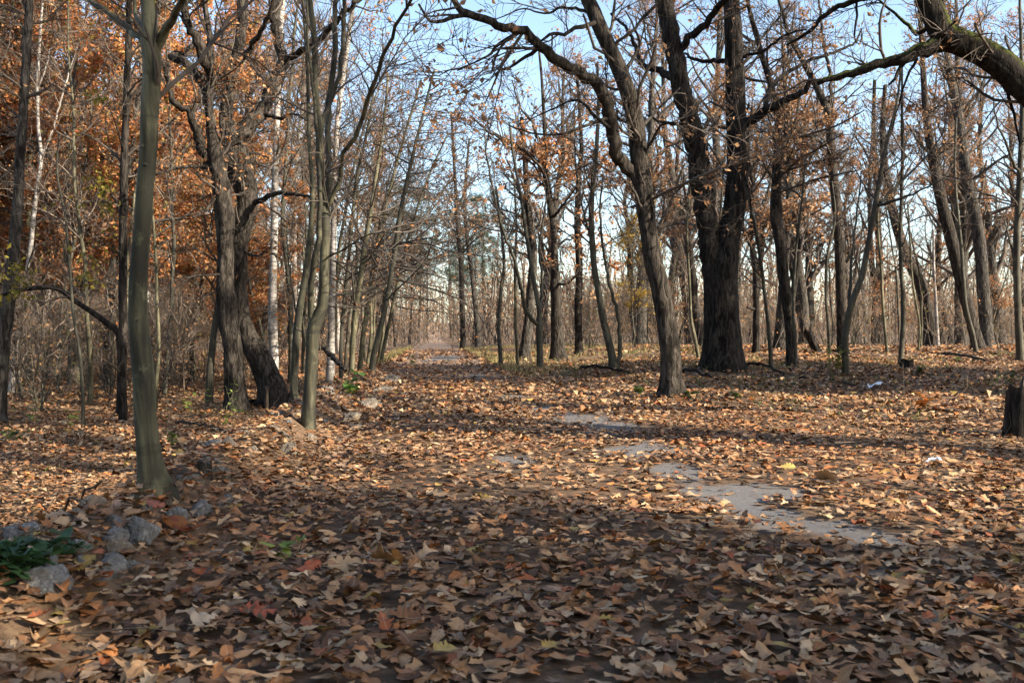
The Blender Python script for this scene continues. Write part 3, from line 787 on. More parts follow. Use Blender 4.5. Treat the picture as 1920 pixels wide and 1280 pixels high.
tree('oak_tree', 'thick grey sunlit trunk far behind the crooked rough trunk', 'tree', (1462, 656, 28),
    [(1464, 620, 22), (1466, 580, 19), (1470, 520, 17), (1476, 440, 14), (1480, 360, 12), (1478, 280, 9), (1484, 200, 6)], mat='oak_grey', n=(100, 480, 1100), l=((0.8, 2.6), (0.4, 1.3), (0.2, 0.6)), leaves=2600, lsize=0.13, rmin=.008, flare=0.25, t1=(0.4, 1), clump=0.7)
tree('young_tree', 'wavy thin stem between the crooked trunk and the tall straight oak', 'tree', (1556, 663, 7),
    [(1553, 610, 6), (1549, 560, 6), (1550, 490, 6), (1560, 440, 5), (1566, 400, 4), (1560, 340, 3)], mat='sapling', n=(25, 110, 300), l=((0.4, 1.4), (0.25, 0.7), (0.15, 0.35)), flare=0.15, sides=8, t1=(0.4, 1), up=0.3)
tree('young_tree', 'bent pale sapling at the left foot of the massive forked oak', 'tree', (1312, 674, 8),
    [(1304, 640, 7), (1296, 600, 6), (1294, 550, 5), (1290, 480, 5), (1288, 420, 4), (1295, 350, 3)], mat='hornbeam', n=(25, 110, 300), l=((0.4, 1.4), (0.25, 0.7), (0.15, 0.35)), flare=0.15, sides=8, t1=(0.4, 1), up=0.3)

# ---- trees on the left of the path
front = tree('beech_tree', 'smooth green grey trunk standing in front at the left, curved at its foot', 'tree', (292, 922, 66),
    [(287, 895, 50), (279, 850, 44), (273, 790, 41), (268, 720, 39), (262, 650, 38), (258, 590, 34), (258, 540, 33), (263, 470, 32), (270, 400, 31), (276, 330, 31), (281, 250, 32), (284, 180, 33), (285, 120, 33), (283, 80, 36), (281, 50, 28), (278, 0, 25)],
    [[(278, 92, 22), (267, 76, 15), (240, 52, 12, .1), (200, 22, 10, .2), (165, 0, 9, .3)],
     [(290, 95, 22), (303, 72, 19), (322, 40, 15, -.1), (345, 4, 13, -.2)],
     [(272, 60, 12), (258, 40, 9, .1), (251, 22, 9, .2), (253, 0, 8, .2)]],
    mat='beech', n=(40, 200, 700), l=((0.3, 1.1), (0.2, 0.6), (0.1, 0.3)), flare=0.45, rough=0.05, lump=0.03, sides=30, step=0.06, ext=4.5, rmin=.003, t1=(0.62, 1), up=0.2)
gnarl = tree('oak_tree', 'gnarled old oak with torn bark and many crooked limbs', 'tree', (442, 757, 48),
    [(440, 730, 36), (436, 690, 34), (434, 639, 32), (426, 610, 34), (423, 570, 37), (420, 533, 30), (422, 479, 29), (424, 413, 30), (420, 369, 31), (411, 326, 28), (402, 282, 26), (398, 258, 20), (393, 192, 15), (393, 142, 14), (395, 87, 13), (389, 44, 11), (383, 0, 9)],
    [[(412, 330, 20), (389, 300, 18), (371, 252, 17, -.2), (362, 219, 15, -.3), (327, 186, 13, -.5), (312, 142, 11, -.6), (305, 114, 9, -.7)],
     [(394, 200, 16), (380, 157, 18, .2), (362, 131, 18, .3), (336, 112, 18, .4), (318, 108, 15, .5), (345, 97, 13, .6), (366, 80, 12, .7)],
     [(393, 140, 14), (382, 112, 17, -.2), (371, 77, 17, -.3), (356, 50, 15, -.4), (345, 28, 14, -.5), (351, 0, 13, -.5)],
     [(405, 312, 9), (394, 312, 8), (357, 312, 7, -.4), (320, 318, 6, -.7), (293, 328, 5, -1)],
     [(362, 222, 7, -.3), (365, 205, 6, -.2), (376, 197, 5, -.1), (390, 192, 4, .1)],
     [(410, 365, 7), (398, 378, 6, -.2), (380, 398, 5, -.4), (362, 408, 4, -.6)],
     [(416, 560, 6), (400, 548, 5, -.2), (385, 556, 4, -.3), (372, 570, 3, -.4)],
     [(422, 515, 5), (380, 516, 4, -.4), (330, 522, 3, -.8)]],
    d=15.6, mat='oak', n=(100, 520, 2200), l=((0.4, 1.6), (0.25, 0.8), (0.12, 0.4)), leaves=700, lsize=0.085, flare=0.25, rough=0.14, lump=0.22, jit=0.014, sides=26, step=0.07, t1=(0.45, 1), pal=BROWN + ORANGE[:2])
tree('oak_tree', 'thick leaning oak whose foot slants right behind the gnarled torn one', 'tree', (517, 752, 62),
    [(510, 730, 48), (502, 710, 42), (487, 672, 38), (466, 635, 34), (452, 590, 32), (446, 533, 32), (446, 479, 33), (451, 435, 35), (464, 391, 38), (464, 358, 40), (451, 326, 42), (442, 290, 42), (438, 262, 40), (424, 225, 24), (432, 164, 21), (446, 98, 21), (454, 44, 20), (457, 0, 19)],
    [[(440, 268, 28), (462, 242, 26), (492, 208, 24, .3), (513, 157, 24, .5), (533, 122, 22, .6), (524, 83, 19, .7), (516, 39, 18, .8), (524, 0, 16, .9)],
     [(448, 118, 12), (459, 105, 11, -.2), (481, 72, 10, -.5), (502, 37, 9, -.8), (513, 0, 8, -1)],
     [(530, 115, 13, .6), (579, 88, 12, .3), (612, 61, 11, 0), (634, 37, 10, -.3), (662, 8, 9, -.6), (670, 0, 8, -.6)],
     [(490, 215, 9, .3), (520, 221, 8, .1), (551, 214, 6, -.1), (575, 226, 4, -.3)],
     [(470, 380, 12), (488, 374, 11, -.2), (516, 363, 10, -.4), (564, 365, 8, -.8), (590, 372, 5, -1)],
     [(475, 395, 8), (500, 392, 6, .4), (520, 400, 5, .7), (540, 418, 4, 1), (565, 418, 3, 1.2)],
     [(460, 300, 7), (470, 288, 6, .4), (490, 290, 5, .7), (512, 300, 4, 1)],
     [(450, 470, 6), (480, 480, 5, -.3), (500, 472, 4, -.5), (530, 488, 3, -.7)]],
    d=16.6, mat='oak', n=(130, 700, 3000), l=((0.4, 1.8), (0.25, 0.9), (0.12, 0.45)), leaves=1500, lsize=0.09, flare=0.3, rough=0.12, lump=0.12, jit=0.012, sides=26, step=0.08, t1=(0.35, 1), pal=BROWN + ORANGE[:1])
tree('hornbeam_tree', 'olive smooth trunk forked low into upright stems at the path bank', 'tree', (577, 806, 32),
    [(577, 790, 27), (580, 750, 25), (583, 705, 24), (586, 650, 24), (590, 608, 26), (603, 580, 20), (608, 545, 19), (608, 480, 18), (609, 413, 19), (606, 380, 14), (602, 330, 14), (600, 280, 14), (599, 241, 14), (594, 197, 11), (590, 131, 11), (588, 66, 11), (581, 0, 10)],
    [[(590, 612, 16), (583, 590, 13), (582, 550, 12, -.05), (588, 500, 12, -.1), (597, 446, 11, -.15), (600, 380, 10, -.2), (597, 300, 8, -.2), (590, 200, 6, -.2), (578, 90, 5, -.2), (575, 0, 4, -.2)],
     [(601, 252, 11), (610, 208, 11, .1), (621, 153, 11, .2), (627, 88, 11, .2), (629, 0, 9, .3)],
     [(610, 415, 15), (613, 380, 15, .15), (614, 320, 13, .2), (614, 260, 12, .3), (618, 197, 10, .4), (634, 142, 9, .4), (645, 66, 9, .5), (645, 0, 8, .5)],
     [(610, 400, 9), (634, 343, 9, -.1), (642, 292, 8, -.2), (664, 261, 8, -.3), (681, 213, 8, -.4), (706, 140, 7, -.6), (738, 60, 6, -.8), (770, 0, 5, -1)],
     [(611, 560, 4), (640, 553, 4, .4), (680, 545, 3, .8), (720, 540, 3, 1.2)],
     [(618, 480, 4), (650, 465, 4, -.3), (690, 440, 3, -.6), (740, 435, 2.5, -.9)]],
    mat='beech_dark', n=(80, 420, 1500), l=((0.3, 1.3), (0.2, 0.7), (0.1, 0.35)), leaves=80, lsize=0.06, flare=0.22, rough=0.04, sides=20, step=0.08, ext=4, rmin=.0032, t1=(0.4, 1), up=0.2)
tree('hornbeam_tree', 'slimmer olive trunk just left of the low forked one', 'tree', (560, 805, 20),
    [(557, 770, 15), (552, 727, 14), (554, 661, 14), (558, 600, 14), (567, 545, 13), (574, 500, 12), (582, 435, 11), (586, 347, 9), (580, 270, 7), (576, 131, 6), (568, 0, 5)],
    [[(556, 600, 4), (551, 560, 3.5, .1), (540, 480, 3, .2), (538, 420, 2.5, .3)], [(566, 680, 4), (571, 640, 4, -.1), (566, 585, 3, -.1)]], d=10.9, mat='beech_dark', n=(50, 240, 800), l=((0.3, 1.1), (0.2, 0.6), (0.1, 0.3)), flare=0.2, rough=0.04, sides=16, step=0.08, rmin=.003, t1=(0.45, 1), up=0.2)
tree('birch_tree', 'pale birch directly behind the leaning oak foot', 'tree', (514, 738, 19),
    [(514, 690, 17), (512, 640, 17), (511, 560, 16), (513, 480, 14), (515, 400, 14), (517, 300, 12), (519, 220, 12), (522, 140, 11), (525, 66, 11), (530, 0, 10)], d=19, mat='birch', n=(60, 320, 1100), l=((0.5, 1.9), (0.3, 1.0), (0.15, 0.5)), leaves=150, lsize=0.06, flare=0.15, t1=(0.35, 1), up=0.35)
tree('birch_tree', 'white birch glowing behind the low forked olive trunk', 'tree', (618, 712, 17),
    [(621, 640, 14), (622, 560, 13), (625, 460, 12), (627, 340, 11), (632, 240, 10), (642, 150, 10), (655, 60, 9), (663, 0, 8)], d=24, mat='birch', n=(60, 320, 1100), l=((0.6, 2.0), (0.3, 1.0), (0.15, 0.5)), leaves=150, lsize=0.06, flare=0.15, t1=(0.4, 1), up=0.35)
tree('birch_tree', 'thin crooked white birch among the orange leaves at the left', 'tree', (20, 725, 12),
    [(30, 640, 10), (42, 560, 9), (54, 490, 8), (62, 420, 8), (70, 350, 7), (77, 295, 7), (72, 240, 6), (70, 160, 6), (74, 90, 5), (78, 30, 4), (80, 0, 3.5)],
    [[(79, 290, 5), (95, 255, 4, .1), (108, 210, 4, .2), (122, 160, 3.5, .3), (138, 110, 3, .4), (150, 70, 2.5, .5)], [(71, 165, 4), (85, 130, 3, -.1), (95, 90, 2.5, -.2)]], d=19.5, mat='birch', n=(60, 320, 1100), l=((0.5, 1.7), (0.3, 0.9), (0.15, 0.45)), leaves=120, lsize=0.06, flare=0.1, t1=(0.4, 1), up=0.45, twig='twig_brown')
tree('oak_tree', 'grey leaning trunk along the left edge of the picture', 'tree', (-6, 772, 34),
    [(-1, 720, 28), (4, 650, 26), (14, 580, 24), (23, 500, 22), (32, 400, 20), (37, 320, 18), (42, 230, 17), (48, 140, 16), (52, 60, 15), (54, 0, 14)], d=13.5, mat='oak_grey', n=(50, 260, 900), l=((0.4, 1.5), (0.25, 0.8), (0.12, 0.4)), leaves=200, flare=0.2, rough=0.04, sides=16, t1=(0.5, 1))
tree('oak_tree', 'straight dark trunk behind the smooth front trunk at the left', 'tree', (228, 779, 24),
    [(228, 740, 18), (229, 690, 17), (230, 600, 16), (230, 480, 15), (231, 380, 15), (233, 300, 14), (237, 200, 13), (240, 100, 12), (242, 0, 11)],
    [[(233, 290, 4), (222, 250, 3, -.3), (205, 200, 3, -.5)], [(236, 170, 5), (250, 130, 4, .2), (262, 105, 3, .4)]], mat='oak_dark', n=(55, 280, 900), l=((0.4, 1.6), (0.25, 0.8), (0.12, 0.4)), leaves=250, flare=0.2, sides=14, t1=(0.4, 1), pal=ORANGE)
tree('fallen_branch', 'dark dead branch arching low across the thicket at the left', 'dead branch', (232, 668, 17),
    [(225, 640, 13), (208, 612, 12), (190, 598, 11), (165, 580, 10), (140, 564, 10), (115, 545, 9), (92, 538, 9), (60, 541, 8), (25, 547, 7), (-15, 560, 5)], d=13.0, mat='oak_dark', n=(18, 60, 120), l=((0.2, 0.8), (0.15, 0.4), (0.1, 0.25)), flare=0.0, sides=10, step=0.08, ext=0, t1=(0.2, 1), tw_trunk=True)
tree('young_tree', 'thin wavy sapling left of the straight dark trunk', 'tree', (155, 800, 9),
    [(156, 760, 7), (152, 690, 6), (148, 650, 6), (138, 590, 6), (134, 540, 5), (128, 470, 5), (122, 400, 4), (108, 330, 4), (110, 250, 3)], mat='sapling', n=(40, 200, 600), l=((0.3, 1.2), (0.2, 0.6), (0.1, 0.35)), leaves=700, lsize=0.075, pal=OLIVE, flare=0.1, sides=8, rmin=.003, t1=(0.45, 1), up=0.1, ang=(60, 90))
tree('young_tree', 'thin wavy olive sapling right of the smooth front trunk', 'tree', (291, 768, 10),
    [(293, 720, 8), (297, 670, 7), (297, 630, 7), (294, 560, 6), (293, 500, 6), (290, 450, 5), (286, 380, 4), (292, 300, 3)], mat='hornbeam', n=(30, 140, 400), l=((0.3, 1.2), (0.2, 0.6), (0.1, 0.35)), leaves=120, lsize=0.07, flare=0.1, sides=8, rmin=.003, t1=(0.4, 1))
tree('hornbeam_tree', 'dark leaning trunk at the left side of the gnarled oak foot', 'tree', (392, 745, 17),
    [(394, 700, 14), (399, 640, 13), (406, 590, 12), (411, 550, 11), (412, 480, 10), (405, 400, 8), (398, 330, 6)], d=16.8, mat='sapling', n=(35, 170, 500), l=((0.4, 1.4), (0.25, 0.7), (0.12, 0.35)), leaves=250, pal=ORANGE, flare=0.15, sides=10, t1=(0.35, 1))

# slanting hornbeam poles arching over the left side of the path
lean_poles = [
    ((697, 712, 13), [(700, 670, 11), (712, 620, 11), (722, 580, 10), (733, 520, 10), (742, 460, 9), (752, 390, 8), (770, 310, 7), (792, 220, 5), (815, 130, 4)], 'dark leaning pole nearest the path, slanting over its left bank', 'sapling'),
    ((657, 694, 12), [(662, 640, 11), (668, 580, 11), (676, 520, 10), (684, 460, 10), (696, 390, 8), (708, 310, 7), (720, 230, 5), (728, 140, 4)], 'sunlit pale leaning pole left of the dark one on the path bank', 'hornbeam'),
    ((672, 690, 10), [(680, 640, 9), (690, 570, 9), (700, 500, 8), (716, 420, 7), (735, 340, 6), (760, 250, 5), (790, 150, 4)], 'middle one of the thin leaning poles on the path bank', 'hornbeam'),
    ((640, 700, 9), [(640, 640, 8), (645, 570, 8), (652, 500, 7), (660, 420, 7), (668, 340, 6), (690, 240, 5), (705, 140, 4)], 'upright grey pole leftmost of those on the path bank', 'sapling'),
    ((712, 690, 8), [(722, 640, 7), (735, 580, 7), (750, 510, 6), (770, 430, 5), (800, 340, 4), (840, 250, 3)], 'slimmest pole bending farthest out over the path', 'hornbeam'),
]
for k, (b0, tr, lab, mt) in enumerate(lean_poles):
    tree('hornbeam_tree', lab, 'tree', b0, tr, d=(16.4, 18.5, 20.5, 19.2, 22.0)[k], mat=mt, group='leaning poles on the left path bank', n=(90, 420, 1500), l=((0.8, 2.6), (0.4, 1.2), (0.2, 0.55)), leaves=420, lsize=0.075, pal=BROWN + ORANGE[:2],
         flare=0.15, sides=10, rmin=.0045, t1=(0.25, 1), ang=(50, 90), up=0.0, bias=(0.5, -0.2, 0), clump=0.8, wob=0.14)


tree('oak_tree', 'slim straight dark trunk at the right side of the far path end', 'tree', (868, 648, 13),
    [(868, 620, 10), (866, 560, 9), (864, 500, 8), (858, 430, 7), (854, 350, 6), (850, 280, 5), (846, 210, 4)], [[(860, 450, 4), (840, 415, 3, .8), (815, 395, 2.5, 1.5)], [(856, 390, 4), (878, 350, 3, .8), (900, 325, 2.5, 1.5)], [(862, 480, 3.5), (885, 455, 3, -.8), (905, 440, 2, -1.4)]],
    d=54, mat='oak_dark', n=(130, 500, 1100), l=((0.8, 2.8), (0.5, 1.5), (0.25, 0.7)), leaves=1300, lsize=0.15, rmin=.009, flare=0.2, sides=10, step=0.3, t1=(0.4, 1), clump=0.5)
tree('oak_tree', 'slim grey trunk bending left, second right of the far path end', 'tree', (897, 648, 15),
    [(896, 620, 11), (892, 580, 10), (886, 520, 9), (878, 460, 8), (872, 400, 7), (874, 330, 5), (880, 260, 4)], [[(878, 470, 4), (895, 430, 3, .8), (918, 405, 2.5, 1.5)], [(873, 410, 4), (850, 375, 3, .8), (830, 350, 2.5, 1.5)]],
    d=57, mat='oak_grey', n=(120, 460, 1000), l=((0.8, 2.8), (0.5, 1.5), (0.25, 0.7)), leaves=1600, lsize=0.15, rmin=.009, flare=0.2, sides=10, step=0.3, t1=(0.4, 1), clump=0.5)

# ------------------------------------------------------------------ trees of the wood behind: one of each kind, then copies
def proto(name, H, r, mat, nl, limb_len, n, l, leaves=0, pal=BROWN, lsize=0.12, t1=(0.3, 0.97), ang=(35, 70), up=0.25, wob=0.05, lean=0.0, twig='twig', rmin=0.006, clump=0.6, seed=1, stems=1, foliage_mat='foliage', elong=1.7, droop=0.3):
    rng = np.random.default_rng(seed)
    root = bpy.data.objects.new(name, None)
    root.empty_display_size = 0.3
    COL.objects.link(root)
    N = 26
    limbs = []
    for s in range(stems):
        d = nrm(np.array([lean + (rng.normal() * 0.25 if s else 0), rng.normal() * (0.05 if s == 0 else 0.25), 1.0]))
        p = np.array([0, 0, -0.15]); P = [p]
        h = H * (1 if s == 0 else rng.uniform(0.6, 0.95))
        for k in range(N - 1):
            d = nrm(d + rng.normal(size=3) * wob + [0, 0, 0.03])
            p = p + d * h / (N - 1); P.append(p)
        P = np.array(P)
        R = np.maximum(r * (1 if s == 0 else 0.75) * (1 - np.linspace(0, 1, N)) ** 0.75, 0.008)
        link('trunk' if s == 0 else 'stem', stem_mesh(*resample(P, R, 0.3), M[mat], (0, 0, 0), 'trunk', 9, 0.07, 0.35, seed + s, 0.05), root)
        limbs.append((P, R))
    PP, RR = np.array([a for a, _ in limbs]), np.array([b for _, b in limbs])
    LB, LR = spawn(PP, RR, nl, rng, t1, ang, limb_len, 8, up, 0.16, 0.55, 0.015, 0.04)
    g = Geo().add(*tubes(LB, LR, 5))
    B1, R1 = spawn(LB, LR, n[0], rng, (0.2, 1), (30, 70), l[0], 6, up * 0.6, 0.2, 0.55, rmin * 1.8)
    B2, R2 = spawn(B1, R1, n[1], rng, (0.15, 1), (25, 70), l[1], 4, up * 0.4, 0.2, 0.6, rmin * 1.2)
    B3, R3 = spawn(B2, R2, n[2], rng, (0.1, 1), (20, 65), l[2], 3, up * 0.3, 0.2, 0.6, rmin)
    for P, R in ((B1, R1), (B2, R2), (B3, R3)): g.add(*tubes(P, R, 3))
    tag(link('crown', g.mesh('crown', M[twig], origin=(0, 0, 0)), root), kind='stuff')
    if leaves:
        w = np.clip(vnoise(B3[:, 1] * clump + seed) + 0.3, 0.03, None) ** 1.6 * rng.exponential(size=len(B3))
        b = rng.choice(len(B3), leaves, p=w / w.sum())
        if leaves > 8000:                       # sprays: a handful of leaves round each chosen twig end
            b = np.repeat(b[:leaves // 7 + 1], 7)[:leaves]
            pos = B3[b, 2] + rng.normal(size=(leaves, 3)) * 0.11
        else:
            pos = B3[b, rng.integers(0, 3, leaves)] + rng.normal(size=(leaves, 3)) * 0.07
        v, t, c = leaf_quads(pos, lsize, rng, pal, droop, elong)
        tag(link('foliage', Geo().add(v, t=t, c=c).mesh('foliage', M[foliage_mat], smooth=False), root), kind='stuff')
    return root

WOOD = ((0.6, 2.0), (0.35, 1.1), (0.2, 0.6))
P_ = {}
P_['oak_a'] = proto('oak_tree', 19, 0.30, 'oak', 34, (1.8, 5.0), (120, 420, 1100), WOOD, 5000, BROWN + ORANGE[:2], 0.12, (0.2, 0.97), seed=21)
P_['oak_b'] = proto('oak_tree', 17, 0.24, 'oak_dark', 30, (1.6, 4.6), (110, 400, 1000), WOOD, 1500, BROWN, 0.12, (0.3, 0.97), wob=0.08, seed=22)
P_['oak_c'] = proto('oak_tree', 21, 0.36, 'oak_grey', 36, (2.0, 5.5), (120, 420, 1100), WOOD, 5400, BROWN + ORANGE[2:4], 0.125, (0.22, 0.97), seed=23)
P_['red_a'] = proto('red_oak_tree', 15, 0.13, 'oak_grey', 46, (1.2, 3.2), (160, 500, 1500), ((0.4, 1.3), (0.25, 0.8), (0.15, 0.45)), 18000, ORANGE + ORANGE + ORANGE[:2] + OLIVE[:2], 0.125, (0.2, 0.98), (55, 90), 0.1, seed=24, clump=1.3)
P_['red_b'] = proto('red_oak_tree', 13, 0.10, 'hornbeam', 44, (1.0, 2.8), (150, 480, 1400), ((0.4, 1.2), (0.25, 0.8), (0.15, 0.45)), 15000, ORANGE + ORANGE + BROWN[:2] + OLIVE[:1], 0.12, (0.15, 0.98), (55, 90), 0.1, seed=25, clump=1.3)
P_['pole_a'] = proto('young_tree', 9, 0.05, 'sapling', 26, (0.5, 1.6), (45, 140, 320), ((0.3, 0.9), (0.2, 0.6), (0.12, 0.35)), 350, BROWN, 0.08, (0.25, 0.97), (40, 80), 0.25, 0.05, twig='twig_brown', rmin=.004, seed=26)
P_['pole_b'] = proto('young_tree', 7.5, 0.038, 'hornbeam', 24, (0.5, 1.5), (42, 130, 300), ((0.3, 0.9), (0.2, 0.6), (0.12, 0.35)), 500, BROWN + ORANGE[:1], 0.08, (0.2, 0.97), (45, 85), 0.2, 0.06, 0.05, twig='twig_brown', rmin=.004, seed=27)
P_['pole_c'] = proto('young_tree', 10.5, 0.06, 'sapling', 28, (0.6, 1.9), (48, 150, 340), ((0.3, 1.0), (0.2, 0.6), (0.12, 0.35)), 150, BROWN, 0.08, (0.3, 0.97), (35, 75), 0.3, 0.05, -0.06, twig='twig', rmin=.004, seed=28)
P_['arch'] = proto('hornbeam_tree', 11, 0.07, 'hornbeam', 44, (1.2, 3.4), (110, 360, 850), ((0.4, 1.3), (0.25, 0.8), (0.15, 0.45)), 900, BROWN + ORANGE[:1], 0.085, (0.33, 0.97), (45, 85), 0.08, 0.05, 0.16, rmin=.0045, seed=29)
P_['birch'] = proto('birch_tree', 17, 0.12, 'birch', 34, (1.0, 2.6), (200, 800, 2200), ((0.4, 1.3), (0.3, 0.9), (0.15, 0.5)), 300, OLIVE, 0.07, (0.35, 0.98), (25, 60), 0.3, 0.04, seed=30, twig='twig_brown')
P_['yellow'] = proto('maple_tree', 9, 0.07, 'sapling', 30, (0.8, 2.2), (160, 600, 1600), ((0.3, 1.0), (0.2, 0.7), (0.15, 0.4)), 2200, YELLOW, 0.12, (0.2, 0.98), (45, 85), 0.15, 0.05, seed=31, clump=0.5)
P_['pine'] = proto('pine_tree', 17, 0.17, 'oak', 46, (1.0, 2.8), (260, 900, 2600), ((0.4, 1.1), (0.25, 0.7), (0.15, 0.4)), 16000, PINEG, 0.16, (0.3, 0.99), (60, 90), 0.1, 0.03, seed=32, clump=0.6, foliage_mat='green', elong=5.0, droop=-0.3)
P_['brush'] = proto('shrub', 2.6, 0.016, 'sapling', 26, (0.3, 0.9), (90, 320, 800), ((0.25, 0.6), (0.15, 0.4), (0.1, 0.25)), 260, BROWN + OLIVE[:1], 0.06, (0.15, 0.97), (30, 70), 0.3, 0.10, stems=5, twig='twig_brown', rmin=.003, seed=33)
KIDS = kid_table()
used = set()
KIND_WORDS = {'oak_a': 'brown leaved oak', 'oak_b': 'dark bare oak', 'oak_c': 'thick grey oak', 'red_a': 'orange leaved tree', 'red_b': 'rusty leaved young tree', 'pole_a': 'thin dark sapling', 'pole_b': 'thin olive sapling',
              'pole_c': 'tall thin sapling', 'arch': 'leaning twiggy hornbeam', 'birch': 'pale birch', 'yellow': 'yellow leaved maple', 'pine': 'green pine', 'brush': 'brown twiggy shrub'}
MARKS = [(-6, 'the grey trunk at the left edge'), (228, 'the straight dark trunk'), (285, 'the smooth front trunk'), (440, 'the gnarled oak'), (580, 'the low forked olive trunk'), (697, 'the leaning poles'),
         (815, 'the end of the path'), (940, 'the thin crooked sapling'), (1046, 'the collared oak'), (1152, 'the leaning smooth trunk'), (1257, 'the leaning ridged oak'), (1354, 'the massive forked oak'), (1487, 'the crooked rough trunk'),
         (1585, 'the slanting sapling'), (1690, 'the lone wavy sapling'), (1842, 'the twin oaks')]
ORD = ['first', 'second', 'third', 'fourth', 'fifth', 'sixth', 'seventh', 'eighth', 'ninth', 'tenth', 'eleventh', 'twelfth', 'thirteenth', 'fourteenth', 'fifteenth', 'sixteenth', 'seventeenth', 'eighteenth']
PLACED = []   # kind, x, y, rotz, scale, lean
hero_xy = np.array([[o.location.x, o.location.y] for o, _, _ in HERO])

def put(kind, x, y, rz=None, sc=None, lean=(0, 0)):
    PLACED.append([kind, x, y, RNG.uniform(0, 6.28) if rz is None else rz, RNG.uniform(0.85, 1.15) if sc is None else sc, lean])

def scatter(kinds, count, ylo, yhi, xfun, mind=0.9, sc=(0.85, 1.2), lean=0.03, tries=4000):
    n = 0
    for _ in range(tries):
        if n >= count: break
        y = math.sqrt(RNG.uniform(ylo ** 2, yhi ** 2))
        lo, hi = xfun(y)
        if hi <= lo: continue
        x = RNG.uniform(lo, hi)
        if np.min(np.hypot(hero_xy[:, 0] - x, hero_xy[:, 1] - y)) < mind: continue
        if any(math.hypot(p[1] - x, p[2] - y) < mind for p in PLACED): continue
        if kinds == ['brush'] and 385 < CX + x / y * F < 640 and y < 24: continue
        kind = str(RNG.choice(kinds))
        f = 0.5 if kind.startswith('red') and CX + x / y * F > 330 else 1.0      # lower growth behind the gnarled oak
        put(kind, x, y, sc=RNG.uniform(*sc) * f, lean=(RNG.normal() * lean, RNG.normal() * lean))
        n += 1

# left thicket
scatter(['red_a', 'red_b'], 28, 19, 42, lambda y: (-0.60 * y - 1, min(-0.255 * y, float(path_left(y)) - 3)), 1.2, (0.8, 1.15))
scatter(['pole_a', 'pole_b', 'pole_c'], 52, 15.5, 42, lambda y: (-0.57 * y - 1, float(path_left(y)) - 1.2), 0.5, (0.8, 1.3), 0.06)
scatter(['birch'], 4, 26, 45, lambda y: (-0.5 * y, float(path_left(y)) - 2.5), 1.0)
scatter(['brush'], 30, 14.5, 34, lambda y: (-0.58 * y, float(path_left(y)) - 1.4), 0.6, (0.8, 1.4))
for k, y in enumerate([25, 27, 29.5, 32, 35, 38, 42, 46, 51, 57, 63]):
    put('arch', float(path_left(y)) - RNG.uniform(0.6, 2.4) - max(0, y - 36) * 0.07, y, RNG.uniform(-0.7, 0.7), RNG.uniform(0.6, 0.9) * (1 if y < 36 else 0.8))
scatter(['oak_a', 'oak_c', 'oak_b'], 10, 42, 75, lambda y: (-0.56 * y, float(path_left(y)) - 2), 2.0)
# right wood
scatter(['oak_a', 'oak_b', 'oak_c'], 24, 38, 84, lambda y: (float(path_right(y)) + 3.0 + 0.05 * y, 0.58 * y + 1), 2.2, (0.75, 1.1), 0.05)
scatter(['pole_a', 'pole_b', 'pole_c'], 26, 26, 66, lambda y: (float(path_right(y)) + 2.2, 0.56 * y + 1), 0.8, (0.7, 1.2), 0.07)
scatter(['brush'], 16, 30, 60, lambda y: (float(path_right(y)) + 4, 0.56 * y), 1.0, (0.8, 1.5))
put('oak_a', U(1800, 600, 47)[0], 47, sc=0.85); put('oak_c', U(1875, 600, 58)[0], 58, sc=0.9); put('oak_a', U(1765, 600, 68)[0], 68, sc=0.9); put('oak_c', U(1520, 600, 62)[0], 62, sc=0.85)
put('yellow', U(1190, 600, 36)[0], 36, sc=0.6)
put('yellow', U(1215, 600, 44)[0], 44, sc=0.6)
# far end of the path
for px, y, s in ((740, 72, .6), (722, 84, .8), (768, 96, .9), (785, 110, 1.0), (868, 104, .9), (888, 84, .65), (906, 100, .9), (930, 92, .7), (845, 135, 1.0), (800, 140, 1.0)):
    put('pine', (px - CX) / F * y, y, sc=s)
# trees outside the picture on the sunny side, whose shade lies over the path
OUT = [('oak_a', 11, -3.4, .85), ('oak_c', 16.5, -6.2, .72), ('oak_a', 8.8, -2.0, .6), ('oak_c', 21, -8.4, .85), ('red_b', 13.5, -3.6, .9), ('red_a', 15, -7.4, .95), ('oak_a', 9.6, -0.9, .6), ('oak_b', 12.6, -5.6, .9), ('oak_b', 14.5, -3.0, .8),
       ('oak_b', 8.6, 4.6, 1.3), ('oak_b', 9.4, 6.3, 1.25), ('oak_b', 10.4, 1.9, 1.25), ('pole_c', 9.2, 3.3, 1.5), ('pole_c', 9.9, 5.2, 1.5), ('pole_a', 10.4, 6.8, 1.7), ('oak_a', 17, 10.2, .85), ('red_a', 13.2, 11.2, .8), ('red_b', 12.4, 9.9, .9), ('red_a', 17, 12.6, 1.0), ('red_b', 15.5, 10.6, 1.1), ('red_b', 13, 15.9, 1.0), ('red_a', 16.4, 14.3, .95),
       ('oak_a', -6, -5, .9), ('oak_c', -2.5, -9, .9), ('oak_b', 2.5, -11, 1.0), ('red_a', -10, -1, .9), ('red_b', -8, -9, 1.0), ('oak_a', 6, -15, 1.0), ('oak_c', -14, -4, .9), ('oak_b', 0.5, -16, .9), ('red_a', -4, -14, 1.0), ('oak_a', -13, 6, .8)]

